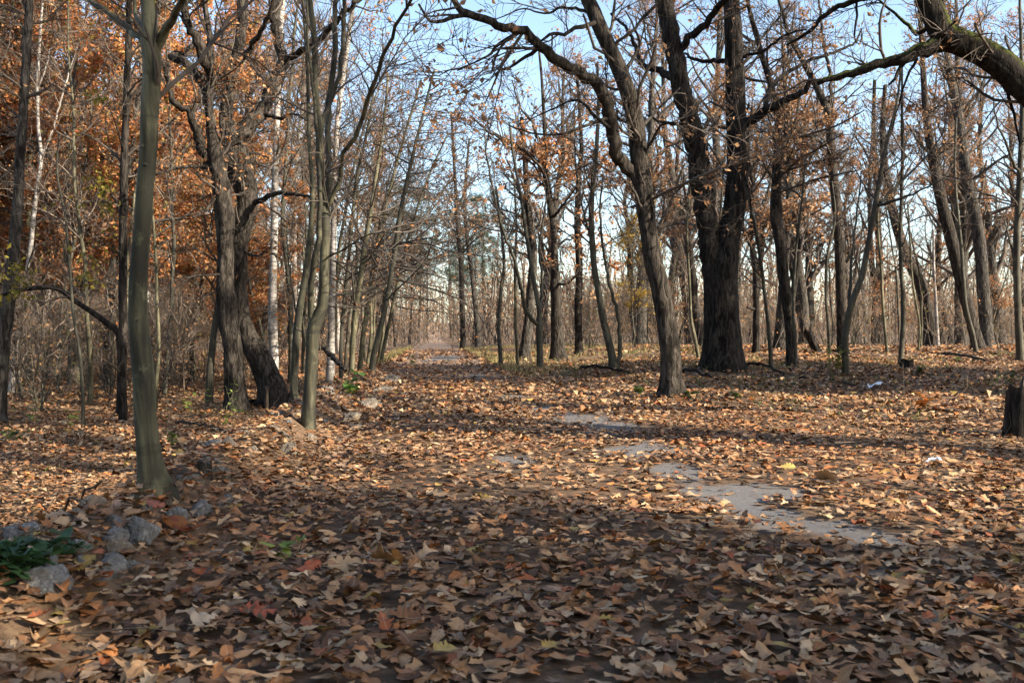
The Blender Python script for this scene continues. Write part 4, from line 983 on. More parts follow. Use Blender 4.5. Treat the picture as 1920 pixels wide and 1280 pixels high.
cnt = {}
rows = []
for p in PLACED:
    px = CX + p[1] / p[2] * F
    mk = min(MARKS, key=lambda m: abs(m[0] - px))
    rows.append((p, px, mk, 'left' if px < mk[0] else 'right'))
rows.sort(key=lambda r: abs(r[1] - r[2][0]))
def place(kind, x, y, rz, sc, lean, label, group, cat):
    src = P_[kind]
    loc = (x, y, float(gz(x, y)))
    if kind not in used:
        used.add(kind)
        src.location = loc; src.rotation_euler = (lean[0], lean[1], rz); src.scale = (sc,) * 3
        tag(src, label, cat, group)
        return src
    return copy_tree(src, loc, rz, sc, lean, label, cat, group, kids=KIDS)
for p, px, mk, side in rows:
    w = KIND_WORDS[p[0]]
    key = (w, mk[1], side)
    k = cnt.get(key, 0); cnt[key] = k + 1
    where = f'{ORD[k]} to the {side} of' if mk[1] != 'the end of the path' else f'{ORD[k]} {side} of'
    lab = f'{w}, {where} {mk[1]}'
    cat = 'shrub' if p[0] == 'brush' else 'tree'
    grp = ('shrubs' if cat == 'shrub' else 'trees') + (' of the thicket left of the path' if px < 800 else ' of the wood right of the path' if px > 930 else ' at the far end of the path')
    place(p[0], p[1], p[2], p[3], p[4], p[5], lab, grp, cat)
for k, (kind, x, y, s) in enumerate(OUT):
    where = 'behind the viewer' if x < 7 else 'on the sunny side'
    place(kind, x, y, 1.3 * k, s, (0, 0), f'{KIND_WORDS[kind]} outside the picture {where}', 'trees outside the picture that shade the path', 'tree')

# ------------------------------------------------------------------ the wood far behind, one mass
rng = np.random.default_rng(77)
nT = 560
ty = np.sqrt(rng.uniform(78 ** 2, 190 ** 2, nT))
tx = rng.uniform(-0.62, 0.62, nT) * ty
ok = ~((tx > path_left(ty) - 1) & (tx < -0.035 * ty) & (ty < 140))
tx, ty = tx[ok], ty[ok]; nT = len(tx)
N = 8
H = rng.uniform(7, 13, nT)
base = np.stack([tx, ty, gz(tx, ty) - 0.2], 1)
P = base[:, None, :] + np.linspace(0, 1, N)[None, :, None] * np.stack([rng.normal(size=nT) * 0.8, rng.normal(size=nT) * 0.8, H], 1)[:, None, :]
P[:, 1:, :2] += np.cumsum(rng.normal(size=(nT, N - 1, 2)) * 0.18, 1)
R = rng.uniform(0.10, 0.26, nT)[:, None] * (1 - 0.85 * np.linspace(0, 1, N))
g = Geo(); 
v, q = tubes(P, R, 5); g.add(v, q)
nR = 240
an = rng.uniform(math.radians(32), math.radians(328), nR); rad = rng.uniform(30, 75, nR)
rx, ry = np.sin(an) * rad, np.cos(an) * rad
ok = (np.abs(rx) > 0.62 * ry + 4) & ~((rx > 8) & (ry + 0.467 * rx > 2) & (ry + 0.467 * rx < 14))
rx, ry = rx[ok], ry[ok]; nR = len(rx)
PR = np.stack([rx, ry, gz(rx, ry) - 0.2], 1)[:, None] + np.linspace(0, 1, N)[None, :, None] * np.stack([rng.normal(size=nR) * .8, rng.normal(size=nR) * .8, rng.uniform(9, 14, nR)], 1)[:, None]
RR_ = rng.uniform(0.12, 0.28, nR)[:, None] * (1 - 0.85 * np.linspace(0, 1, N))
v, q = tubes(PR, RR_, 5); g.add(v, q)
P = np.concatenate([P, PR]); R = np.concatenate([R, RR_]); nT = len(P)
B1, R1 = spawn(P, R, nT * 8, rng, (0.08, 1), (40, 80), (1.2, 3.2), 5, 0.25, 0.2, 0.4, 0.02)
B2, R2 = spawn(B1, R1, nT * 10, rng, (0.15, 1), (25, 70), (0.8, 2.4), 4, 0.1, 0.2, 0.6, 0.016)
for a, c in ((B1, R1), (B2, R2)): g.add(*tubes(a, c, 3))
far = tag(link('far_woods', g.mesh('far_woods', M['twig_brown'])), 'brown mass of bare trees closing the view far behind', 'woods', kind='stuff')
nl = 60000
b = rng.integers(0, len(B2), nl)
pos = B2[b, rng.integers(0, 4, nl)] + rng.normal(size=(nl, 3)) * 0.25
hue = np.clip(vnoise(pos * [0.06, 0.06, 0.05]) * 1.2 + 0.5, 0, 1)[:, None]
v, t, c = leaf_quads(pos, 0.28, rng, BROWN + ORANGE[3:], 0.2)
nb = 2300
by = np.sqrt(rng.uniform(58 ** 2, 140 ** 2, nb)); bx = rng.uniform(-.62, .62, nb) * by
ok = ~((bx > path_left(by) - 0.5) & (bx < path_right(by) + 0.5) & (by < 108) & (bx > -8))
bx, by = bx[ok], by[ok]; nb = len(bx)
bp = np.stack([bx, by, gz(bx, by)], 1)[:, None] + np.linspace(0, 1, 4)[None, :, None] * (nrm(np.stack([rng.normal(size=nb) * .35, rng.normal(size=nb) * .35, np.ones(nb)], 1)) * rng.uniform(1.5, 8.0, nb)[:, None])[:, None]
b4, r4 = spawn(bp, np.full((nb, 4), 0.02), nb * 4, rng, (0.15, 1), (25, 70), (0.6, 2.4), 3, 0.1, 0.2, 0.6, 0.02)
g = Geo().add(*tubes(bp, np.full((nb, 4), 0.035), 3)); g.add(*tubes(b4, r4, 3))
nl2 = 60000
b5 = rng.integers(0, len(b4), nl2)
vb, tb, cb = leaf_quads(b4[b5, rng.integers(0, 3, nl2)] + rng.normal(size=(nl2, 3)) * 0.45, 0.22, rng, BROWN + [(0.2, 0.15, 0.09), (0.15, 0.12, 0.08)], 0.2)
tag(link('brush_leaves', Geo().add(vb, t=tb, c=cb).mesh('brush_leaves', M['foliage'], smooth=False), far), kind='stuff')
tag(link('far_brush', g.mesh('far_brush', M['twig_brown']), far), kind='stuff')
tag(link('far_leaves', Geo().add(v, t=t, c=c).mesh('far_leaves', M['foliage'], smooth=False), far), kind='stuff')

# low twiggy growth filling the wood floor
def brush_field(n, xy, rng, h=(0.5, 1.6), mat='twig_brown', rmin=0.004):
    B = np.stack([xy[:, 0], xy[:, 1], gz(xy[:, 0], xy[:, 1]) - 0.03], 1)
    d = nrm(np.stack([rng.normal(size=n) * 0.3, rng.normal(size=n) * 0.3, np.ones(n)], 1))
    hh = rng.uniform(h[0], h[1], n)
    P = B[:, None] + np.linspace(0, 1, 5)[None, :, None] * (d * hh[:, None])[:, None]
    P[:, 1:] += np.cumsum(rng.normal(size=(n, 4, 3)) * 0.05, 1)
    R = np.linspace(1, 0.35, 5)[None] * rng.uniform(1.0, 2.2, n)[:, None] * rmin
    return P, R
n = 1700
yy = np.sqrt(rng.uniform(17 ** 2, 75 ** 2, n)); xx = rng.uniform(-0.58, 0.58, n) * yy
ok = (xx < path_left(yy) - 0.8) | ((xx > path_right(yy) + 2.5) & (yy > 27))
ok &= rng.uniform(size=n) < np.where(xx < 0, 1.0, 0.75)
xy = np.stack([xx, yy], 1)[ok]
P, R = brush_field(len(xy), xy, rng, (0.5, 2.4), rmin=0.006)
S, SR = spawn(P, R, len(xy) * 4, rng, (0.2, 1), (25, 65), (0.2, 0.9), 4, 0.2, 0.2, 0.6, 0.004)
g = Geo().add(*tubes(P, R, 3)); g.add(*tubes(S, SR, 3))
under = tag(link('undergrowth', g.mesh('undergrowth', M['twig_brown'])), 'low brown twigs and dead stems covering the wood floor', 'undergrowth', kind='stuff')
nl = 7000
b = rng.integers(0, len(S), nl)
v, t, c = leaf_quads(S[b, rng.integers(1, 4, nl)], 0.085, rng, BROWN + OLIVE + ORANGE[:2], 0.1)
tag(link('foliage', Geo().add(v, t=t, c=c).mesh('foliage', M['foliage'], smooth=False), under), kind='stuff')


# ------------------------------------------------------------------ fallen leaves
# leaf outlines: stations along the midrib with half widths and forward sweep
def oak_tpl(K, lobes, w, contrast, sweep):
    x = np.linspace(0, 1, K)
    env = np.maximum(np.sin(np.pi * np.clip(x, 0, 1) ** 0.72), 0) ** 0.55 + np.where(x > 0.99, 0.22, 0)
    alt = np.where(np.arange(K) % 2 == 1, 1.0, 1 - contrast)
    return x, w * env * alt, np.where(np.arange(K) % 2 == 1, sweep, 0)
TPL_HI = [oak_tpl(7, 3, 0.30, 0.28, 0.03), oak_tpl(7, 3, 0.35, 0.40, 0.06), oak_tpl(7, 3, 0.26, 0.15, 0.02), oak_tpl(7, 3, 0.32, 0.34, 0.04)]
TPL_MID = [oak_tpl(5, 2, 0.30, 0.25, 0.03), oak_tpl(5, 2, 0.35, 0.32, 0.05)]
TPL_LO = [oak_tpl(4, 1, 0.36, 0.2, 0.0), oak_tpl(5, 2, 0.38, 0.4, 0.05)]
def lobed_tpl(lobes, w, depth, sweep, point):
    """finer outline for the leaves seen closest: each lobe has a sinus, a shoulder and a tip"""
    x, ww, sw = [0.0, 0.06], [0.0, 0.03], [0.0, 0.0]
    for k in range(lobes):
        a = 0.1 + 0.86 * k / lobes; L = 0.86 / lobes
        e = math.sin(math.pi * ((a + L / 2) ** 0.8)) ** 0.6 * w
        for f, q, s_ in ((0.05, 1 - depth, 0), (0.40, 1 - 0.12 * (1 - point) - 0.35 * point, 0.0), (0.62, 1.0, sweep), (0.85, 0.9 - 0.45 * point, sweep * 0.8)):
            x.append(a + L * f); ww.append(e * q); sw.append(s_)
    x.append(1.0); ww.append(0.02 + 0.03 * (1 - point)); sw.append(0.0)
    return np.array(x), np.array(ww), np.array(sw)
TPL_BIG = [lobed_tpl(4, 0.27, 0.5, 0.02, 0.0), lobed_tpl(4, 0.31, 0.45, 0.03, 0.0), lobed_tpl(3, 0.34, 0.5, 0.06, 0.5), lobed_tpl(4, 0.33, 0.6, 0.06, 1.0), lobed_tpl(5, 0.30, 0.4, 0.02, 0.0), lobed_tpl(3, 0.30, 0.3, 0.02, 0.0)]
LPAL = np.array([(0.30, 0.155, 0.068), (0.24, 0.115, 0.049), (0.165, 0.077, 0.034), (0.34, 0.20, 0.098), (0.28, 0.185, 0.108), (0.10, 0.049, 0.025), (0.35, 0.135, 0.042), (0.24, 0.075, 0.03), (0.42, 0.28, 0.155), (0.29, 0.19, 0.05), (0.21, 0.135, 0.085)])
LPRB = np.array([.17, .15, .13, .14, .10, .10, .045, .02, .09, .015, .05]); LPRB = LPRB / LPRB.sum()

def leaf_batch(tpl, n, rng, petiole):
    """unit leaves, curled: (n, V, 3), triangles and quads of one leaf"""
    x, w, sw = tpl
    K = len(x)
    u = x - 0.5
    v0 = np.zeros((n, K, 3)); vl = v0.copy(); vr = v0.copy()
    jit = 1 + rng.normal(size=(n, K)) * 0.2
    jit2 = 1 + rng.normal(size=(n, K)) * 0.2
    v0[..., 0] = u; vl[..., 0] = u + sw; vr[..., 0] = u + sw
    vl[..., 1] = w * jit; vr[..., 1] = -w * jit2
    a = rng.normal(size=(n, 1)) * 0.15
    b = rng.normal(size=(n, 1)) * 0.12 + 0.04
    tw = rng.normal(size=(n, 1)) * 0.24
    ph = rng.uniform(0, 6.28, (n, 1)); fr = rng.uniform(5, 11, (n, 1)); am = np.abs(rng.normal(size=(n, 1))) * 0.06
    bend = rng.normal(size=(n, 1)) * 0.22
    for V in (v0, vl, vr):
        X_, Y_ = V[..., 0], V[..., 1]
        V[..., 2] = a * X_ ** 2 * 2 + b * (np.abs(Y_) / 0.35) ** 1.4 + tw * X_ * Y_ * 2 + am * np.sin(fr * X_ + ph) * np.abs(Y_) / 0.25
        V[..., 1] = Y_ * (1 - 0.25 * np.abs(b)) + bend * X_ ** 2
    V = np.concatenate([v0, vl, vr], 1)
    k = np.arange(K - 1)
    q = np.concatenate([np.stack([k, k + 1, K + k + 1, K + k], 1), np.stack([k + 1, k, 2 * K + k, 2 * K + k + 1], 1)])
    if petiole:
        z0 = V[:, 0, :]
        pe = np.stack([z0 + [0, 0.012, 0.0], z0 + [0, -0.012, 0.0], z0 + [-0.2, 0.03, 0.03]], 1)
        V = np.concatenate([V, pe], 1)
        return V, q, np.array([[3 * K, 3 * K + 2, 3 * K + 1]])
    return V, q, None

def ribs(nv, K):
    r = np.ones(nv, np.float32); r[:K] = 0; r[3 * K:] = 0.1
    return r

def euler(n, rng, tilt):
    yaw = rng.uniform(0, 2 * np.pi, n)
    ax = rng.uniform(0, 2 * np.pi, n)
    an = np.radians(np.abs(rng.normal(size=n)) * tilt)
    cy, sy = np.cos(yaw), np.sin(yaw)
    Rz = np.zeros((n, 3, 3)); Rz[:, 0, 0] = cy; Rz[:, 0, 1] = -sy; Rz[:, 1, 0] = sy; Rz[:, 1, 1] = cy; Rz[:, 2, 2] = 1
    kx, ky = np.cos(ax), np.sin(ax)
    c, s = np.cos(an), np.sin(an)
    Rt = np.zeros((n, 3, 3))
    Rt[:, 0, 0] = c + kx * kx * (1 - c); Rt[:, 0, 1] = kx * ky * (1 - c); Rt[:, 0, 2] = ky * s
    Rt[:, 1, 0] = kx * ky * (1 - c); Rt[:, 1, 1] = c + ky * ky * (1 - c); Rt[:, 1, 2] = -kx * s
    Rt[:, 2, 0] = -ky * s; Rt[:, 2, 1] = kx * s; Rt[:, 2, 2] = c
    return Rt @ Rz

def litter(g, tpls, area, dens, rng, size, tilt, layer, petiole=False, keep=None, grow=1.0):
    ylo, yhi, kx, m = area
    n0 = int(dens * ((yhi ** 2 - ylo ** 2) * kx + 2 * m * (yhi - ylo)))
    y = np.sqrt(rng.uniform(0, 1, n0) * (yhi ** 2 - ylo ** 2) + ylo ** 2)
    x = rng.uniform(-1, 1, n0) * (kx * y + m)
    dn = 0.72 + 0.5 * vnoise(np.stack([x * 0.8, y * 0.8, x * 0], -1)) + 0.25 * vnoise(np.stack([x * 2.6, y * 2.6, x * 0 + 9], -1))
    dn = np.clip(dn, 0.5, 1) * (1 - 0.9 * bare(x, y))
    if keep is not None: dn = dn * keep(x, y)
    ok = rng.uniform(size=n0) < dn
    x, y = x[ok], y[ok]
    which = rng.integers(0, len(tpls), len(x))
    for k, tp in enumerate(tpls):
        s_ = which == k
        xs_, ys_ = x[s_], y[s_]
        n = len(xs_)
        if not n: continue
        V, q, t = leaf_batch(tp, n, rng, petiole)
        V = V * (size * rng.uniform(0.6, 1.3, n) * grow)[:, None, None]
        V = np.einsum('nij,nvj->nvi', euler(n, rng, tilt), V)
        V[..., 2] -= np.quantile(V[..., 2], 0.15, axis=1)[:, None]
        thick = layer * rng.uniform(0.1, 1, n) * (0.4 + 1.6 * sstep(-0.5, 0.6, vnoise(np.stack([xs_ * 2.1, ys_ * 2.1, xs_ * 0 + 21], -1)))) * (1 - 0.8 * bare(xs_, ys_))
        V[..., 0] += xs_[:, None]; V[..., 1] += ys_[:, None]
        V[..., 2] += (gz(xs_, ys_) + 0.008 + thick)[:, None]
        c = LPAL[rng.choice(len(LPAL), n, p=LPRB)] * rng.uniform(0.7, 1.42, (n, 1))
        warm = sstep(-0.2, 0.6, vnoise(np.stack([xs_ * 0.5, ys_ * 0.5, xs_ * 0 + 4], -1)))[:, None]
        c = c * (1 + warm * np.array([0.10, 0.0, -0.08]))
        nv = V.shape[1]
        o = np.arange(n)[:, None, None] * nv
        g.add(V, (q[None] + o).reshape(-1, 4), None if t is None else (t[None] + o).reshape(-1, 3), np.repeat(c, nv, 0), np.tile(ribs(nv, len(tp[0])), n))

rng = np.random.default_rng(5)
g = Geo()
litter(g, TPL_HI, (0.9, 4.4, 0.60, 0.9), 960, rng, 0.057, 14, 0.03, True)
litter(g, TPL_MID, (4.4, 9.0, 0.60, 0.8), 640, rng, 0.062, 9, 0.022)
on_path = lambda x, y: np.where((x > path_left(y) + 0.2) & (x < path_right(y)) & (y > 15), 0.35, 1.0)
def litter_small(g, area, dens, rng, size, tilt, layer, keep):
    ylo, yhi, kx, m = area
    n0 = int(dens * ((yhi ** 2 - ylo ** 2) * kx + 2 * m * (yhi - ylo)))
    y = np.sqrt(rng.uniform(0, 1, n0) * (yhi ** 2 - ylo ** 2) + ylo ** 2)
    x = rng.uniform(-1, 1, n0) * (kx * y + m)
    dn = np.clip(0.72 + 0.5 * vnoise(np.stack([x * 0.8, y * 0.8, x * 0], -1)), 0.4, 1) * (1 - 0.92 * bare(x, y)) * keep(x, y)
    ok = rng.uniform(size=n0) < dn
    x, y = x[ok], y[ok]; n = len(x)
    w = rng.uniform(0.24, 0.4, n); f = rng.normal(size=n) * 0.22
    V = np.zeros((n, 4, 3))
    V[:, 0, 0] = -0.5; V[:, 2, 0] = 0.5
    V[:, 1, 0] = rng.uniform(-.15, .2, n); V[:, 3, 0] = rng.uniform(-.15, .2, n)
    V[:, 1, 1] = w; V[:, 3, 1] = -w; V[:, 1, 2] = f; V[:, 3, 2] = f + rng.normal(size=n) * 0.12
    V *= (size * rng.uniform(0.6, 1.35, n))[:, None, None]
    V = np.einsum('nij,nvj->nvi', euler(n, rng, tilt), V)
    V[..., 2] -= V[..., 2].min(1)[:, None]
    V[..., 0] += x[:, None]; V[..., 1] += y[:, None]
    V[..., 2] += (gz(x, y) + 0.006 + layer * rng.uniform(0.1, 1, n))[:, None]
    c = LPAL[rng.choice(len(LPAL), n, p=LPRB)] * rng.uniform(0.7, 1.42, (n, 1))
    k = np.arange(n)[:, None] * 4
    g.add(V, None, np.concatenate([k + [0, 1, 2], k + [0, 2, 3]]), np.repeat(c, 4, 0), np.full(n * 4, 0.5))
litter_small(g, (9.0, 14.0, 0.58, 0.8), 480, rng, 0.068, 9, 0.02, on_path)
litter_small(g, (14.0, 24.0, 0.57, 0.8), 260, rng, 0.080, 10, 0.02, on_path)
far_keep = lambda x, y: np.where((x > path_right(y) + 0.3) & (y > 20) & (x < 5), 0.4, 1.0) * on_path(x, y)
litter_small(g, (24.0, 52.0, 0.56, 0.5), 58, rng, 0.125, 10, 0.02, far_keep)
# crumbled leaf bits and grit on the bare asphalt
n = 60000
cy = np.sqrt(rng.uniform(2.0 ** 2, 14 ** 2, n)); cx_ = rng.uniform(-0.5, 0.56, n) * cy
okc = (bare(cx_, cy) > 0.15) & (rng.uniform(size=n) < 0.3)
cx_, cy = cx_[okc], cy[okc]; n = len(cx_)
V = rng.normal(size=(n, 4, 3)) * [1, 1, 0.15] * (rng.uniform(0.004, 0.016, n) * (0.6 + cy / 12))[:, None, None]
V += np.stack([cx_, cy, gz(cx_, cy) + 0.011], 1)[:, None]
k = np.arange(n)[:, None] * 4
c = LPAL[rng.choice(len(LPAL), n, p=LPRB)] * rng.uniform(0.4, 1.0, (n, 1))
g.add(V, None, np.concatenate([k + [0, 1, 2], k + [0, 2, 3]]), np.repeat(c, 4, 0), np.full(n * 4, 0.5))
tag(link('leaf_litter', g.mesh('leaf_litter', M['litter'], smooth=True)), 'deep brown carpet of fallen oak leaves over path and forest floor', 'fallen leaves', kind='stuff')

# the 300 leaves that show largest, each an object of its own lying on the floor in front
rng = np.random.default_rng(8)
shapes = []
for k in range(72):
    V, q, t = leaf_batch(TPL_BIG[k % len(TPL_BIG)], 1, rng, True)
    c = LPAL[rng.choice(len(LPAL), p=LPRB)] * rng.uniform(0.75, 1.4)
    V = V[0]; V[:, 2] -= np.quantile(V[:, 2], 0.15)
    shapes.append(Geo().add(V, q, t, np.repeat(c[None], len(V), 0), ribs(len(V), len(TPL_BIG[k % len(TPL_BIG)][0]))).mesh('leaf', M['leaf'], smooth=True))
cells = []
yy = 1.98
pts = []
while len(pts) < 300:
    x, y = rng.uniform(-1.75, 1.75), rng.uniform(1.98, 3.35)
    if abs(x) > 0.55 * y or bare(np.array([x]), np.array([y]))[0] > 0.4: continue
    if any((a - x) ** 2 + (b_ - y) ** 2 < 0.0035 for a, b_ in pts): continue
    pts.append((x, y))
for x, y in pts:
    o = link('leaf', shapes[rng.integers(0, 72)], ground, (x, y, float(gz(x, y)) + 0.02 + rng.uniform(0.006, 0.03)))
    o.rotation_euler = (np.radians(rng.normal() * 13), np.radians(rng.normal() * 13), rng.uniform(0, 6.28))
    o.scale = (0.057 * float(np.exp(rng.normal() * 0.26)),) * 3

# single leaves that stand out by colour
def special(px, py, size, colr, tpl, tilt, label, yaw, lift=0.03, name='oak_leaf'):
    V, q, t = leaf_batch(TPL_BIG[tpl], 1, rng, True)
    V = V[0]; V[:, 2] -= np.quantile(V[:, 2], 0.15)
    d = depth_at(px, py); x = (px - CX) / F * d
    o = link(name, Geo().add(V, q, t, np.repeat(np.array([colr]), len(V), 0), ribs(len(V), len(TPL_BIG[tpl][0]))).mesh('oak_leaf', M['leaf'], smooth=True), None, (x, d, float(gz(x, d)) + lift))
    o.rotation_euler = (math.radians(tilt[0]), math.radians(tilt[1]), yaw); o.scale = (size,) * 3
    tag(o, label, 'leaf', 'coloured leaves on the litter')
special(482, 1172, 0.098, (0.30, 0.075, 0.035), 3, (18, 5), 'red pointed oak leaf lying flat among brown leaves near the front', 0.2, 0.04)
special(578, 1092, 0.085, (0.34, 0.085, 0.035), 2, (25, -10), 'small red oak leaf just below the green seedling', 0.5, 0.045)
special(725, 1085, 0.131, (0.30, 0.14, 0.045), 4, (52, 8), 'large orange brown leaf standing half upright near the seedling', 2.6, 0.06)
special(645, 1090, 0.118, (0.33, 0.22, 0.12), 1, (38, 0), 'large tan leaf leaning beside the orange brown one', 0.6, 0.05)
special(380, 1190, 0.105, (0.40, 0.30, 0.20), 4, (30, 6), 'broad pale tan leaf left of the red leaf', 1.2, 0.04)
special(495, 1032, 0.085, (0.28, 0.085, 0.03), 3, (30, -15), 'curled rust leaf left of the green seedling', 2.2, 0.045)
special(835, 1250, 0.079, (0.28, 0.20, 0.06), 1, (20, 10), 'yellowish brown leaf at the bottom of the picture', 0.9, 0.04)
special(290, 1000, 0.066, (0.22, 0.07, 0.045), 2, (24, 12), 'dull red leaf lying on the rubble stones', 0.1, 0.10)
special(1478, 890, 0.098, (0.24, 0.19, 0.05), 4, (30, 0), 'olive yellow leaf lying beside the bare asphalt patch', 0.4, 0.04)
special(1545, 918, 0.157, (0.42, 0.26, 0.13), 1, (40, 20), 'heaped pale curled leaf standing up beside the bare asphalt', 2.0, 0.05)

# ------------------------------------------------------------------ rubble stones along the left path edge
def rock_mesh(seed, mat, flat=0.6, nseg=(36, 24)):
    nu, nv = nseg
    th = np.linspace(0, 2 * np.pi, nu, endpoint=False); ph = np.linspace(0.02, np.pi - 0.02, nv)
    Th, Ph = np.meshgrid(th, ph)
    D = np.stack([np.cos(Th) * np.sin(Ph), np.sin(Th) * np.sin(Ph), np.cos(Ph)], -1)
    rr_ = np.random.default_rng(seed * 13 + 5)
    nk = nrm(rr_.normal(size=(13, 3))); dk = rr_.uniform(0.62, 1.0, 13)
    dots = np.einsum('uvk,nk->uvn', D, nk)
    fac = np.min(np.where(dots > 0.15, dk / np.maximum(dots, 0.15), 9), -1)
    r = np.minimum(fac, 1.15) + 0.35 * (0.42 * vnoise(D * 1.5 + seed * 3.7) + 0.22 * vnoise(D * 3.3 + seed) + 0.2 * vnoise(D * 7 + seed))
    V = D * r[..., None]
    V[..., 2] *= flat
    i, j = np.meshgrid(np.arange(nu), np.arange(nv - 1))
    q = np.stack([j * nu + i, j * nu + (i + 1) % nu, (j + 1) * nu + (i + 1) % nu, (j + 1) * nu + i], -1).reshape(-1, 4)
    top = [[s, (s + 1) % nu, 0] for s in range(1, nu - 1)]
    return Geo().add(V.reshape(-1, 3), q[:, ::-1]).mesh('stone', M[mat], smooth=False)
def stone(px, py, w, label, mat='rubble', flat=0.75, group='rubble along the left path edge', sink=0.27, d=None):
    d = depth_at(px, py) if d is None else d
    x = (px - CX) / F * d
    r = w * 0.66 * d / F / 2
    k = len([o for o in bpy.data.objects if o.name.startswith('rubble_stone')])
    o = link('rubble_stone', rock_mesh(k + 1, mat, flat), None, (x, d, float(gz(x, d)) + r * flat * (1 - 2 * sink) + 0.02))
    o.scale = (r, r * RNG.uniform(0.7, 1.1), r); o.rotation_euler = (RNG.normal() * .2, RNG.normal() * .2, RNG.uniform(0, 6))
    tag(o, label, 'stone', group)
stone(35, 1150, 110, 'blue grey rubble stone at the left edge, nearest to the viewer', d=2.75)
stone(90, 1120, 120, 'broad crumbling concrete lump second from the left edge')
stone(152, 1078, 52, 'small dark angular stone behind the crumbling concrete lump')
stone(95, 1075, 46, 'small grey stone beside the green weed at the left')
stone(245, 1078, 48, 'rounded speckled stone sunk alone among leaves right of the row')
stone(150, 1050, 60, 'dark tilted stone in the middle of the rubble row')
stone(215, 1030, 70, 'speckled grey stone left of the flat leaf strewn block')
stone(262, 1022, 110, 'large flat grey block strewn with leaves')
stone(330, 985, 60, 'low bluish stone ridge behind the large flat block')
stone(380, 975, 74, 'long low bluish stone behind the flat block')
stone(422, 955, 52, 'rounded grey stone crowning the far end of the near rubble row')
bits = [rock_mesh(60 + k, 'rubble' if k % 2 else 'sandstone', 0.7, (14, 9)) for k in range(6)]
rb = np.random.default_rng(31)
for k in range(80):
    y = 2.7 + 8.5 * rb.uniform() ** 1.2
    x = float(path_left(y)) + rb.normal() * 0.16 + 0.02
    o = link('rubble_bit', bits[rb.integers(0, 6)], None, (x, y, float(gz(x, y)) + 0.004))
    o.scale = (rb.uniform(0.018, 0.055) * (1.5 if k % 5 == 0 else 1),) * 3; o.rotation_euler = (rb.normal(), rb.normal(), rb.uniform(0, 6))
    tag(o, 'fist sized crumb of rubble half buried along the left path edge', 'stone', 'rubble crumbs along the left path edge')
for px, py, w, lab in ((655, 790, 62, 'pale sandy lump nearest on the sunlit path bank'), (690, 765, 60, 'pale sandy lump in the middle of the sunlit path bank'), (610, 798, 30, 'bluish stone at the foot of the forked olive trunk'), (715, 738, 58, 'grey sandy lump farther along the path bank'), (735, 718, 54, 'farthest grey lump on the shaded path bank'), (668, 808, 40, 'small buried pale stone in front of the sunlit bank')):
    stone(px, py, w, lab, 'sandstone' if 'stone' not in lab or 'pale' in lab else 'rubble', 0.5, 'sandy lumps along the path bank', 0.38)

# ------------------------------------------------------------------ stumps, logs, litter
def stump(name, label, px, py, w, hpx, mat='wood', jag=0.25, lean=(0, 0), cat='stump', d=None, seed=1):
    d = depth_at(px, py) if d is None else d
    x = (px - CX) / F * d
    base = np.array([x, d, float(gz(x, d))])
    r, h = w * d / F / 2, hpx * d / F
    root = bpy.data.objects.new(name, None); COL.objects.link(root); root.location = base
    tag(root, label, cat)
    n, sides = 14, 20
    P = np.stack([np.linspace(0, lean[0], n), np.linspace(0, lean[1], n), np.linspace(-0.08, h, n)], 1)
    R = r * (1 + 0.25 * np.exp(-np.linspace(0, 1, n) * 6))
    a = np.arange(sides) / sides * 2 * np.pi
    L = np.linspace(0, h, n)
    ca = np.stack([np.cos(a)[None] * np.ones((n, 1)), np.sin(a)[None] * np.ones((n, 1)), (L / max(r, .01))[:, None] * np.ones(sides)], -1)
    wv = 1 + 0.16 * vnoise(ca * [2, 2, 0.5] + seed * 5) + 0.08 * vnoise(ca * [5, 5, 0.6] + seed)
    v, q = tubes(P[None], R[None], sides, wv[None])
    top = v[-sides:]
    top[:, 2] += h * jag * (vnoise(np.stack([np.cos(a) * 1.6, np.sin(a) * 1.6, a * 0 + seed], 1)))
    v[-sides:] = top
    v2 = v[-sides * 2:-sides]; v2[:, 2] = np.minimum(v2[:, 2], top[:, 2] - 0.01)
    link('bark_shell', Geo().add(v, q).mesh('bark_shell', M[mat]), root)
    cen = top.mean(0) - [0, 0, h * jag * 0.4]
    inner = top * 0.55 + cen * 0.45
    tv = np.vstack([top - [0, 0, 0.002], inner, cen])
    tq = [[s, (s + 1) % sides, sides + (s + 1) % sides, sides + s] for s in range(sides)]
    tt = [[sides + s, sides + (s + 1) % sides, 2 * sides] for s in range(sides)]
    link('broken_top', Geo().add(tv, tq, tt).mesh('broken_top', M['wood'], smooth=False), root)
    return root
stump('tree_stump', 'dark rotten stump standing at the right edge of the picture', 1909, 817, 54, 94, 'oak_dark', 0.35, (0.03, 0.0), seed=12)
stump('tree_stump', 'small sunlit cut stump right of the smooth front trunk', 378, 892, 34, 24, 'oak_grey', 0.3, seed=3)
stump('tree_stump', 'broken dark leaning stump behind the yellow shrub', 1534, 660, 16, 40, 'oak_dark', 0.4, (-0.35, 0), seed=4)
stump('tree_stump', 'low dark stump half buried left of the wavy sapling', 1700, 692, 26, 16, 'oak_dark', 0.3, seed=6)
stump('wood_stake', 'short pale stake standing in the leaves below the leaning oak foot', 500, 768, 7, 42, 'wood', 0.1, seed=7, cat='stake')
stump('tree_stump', 'black rotten stub between the birch and the slim olive trunk', 534, 735, 18, 50, 'oak_dark', 0.5, (0.2, 0), d=15.5, seed=9)

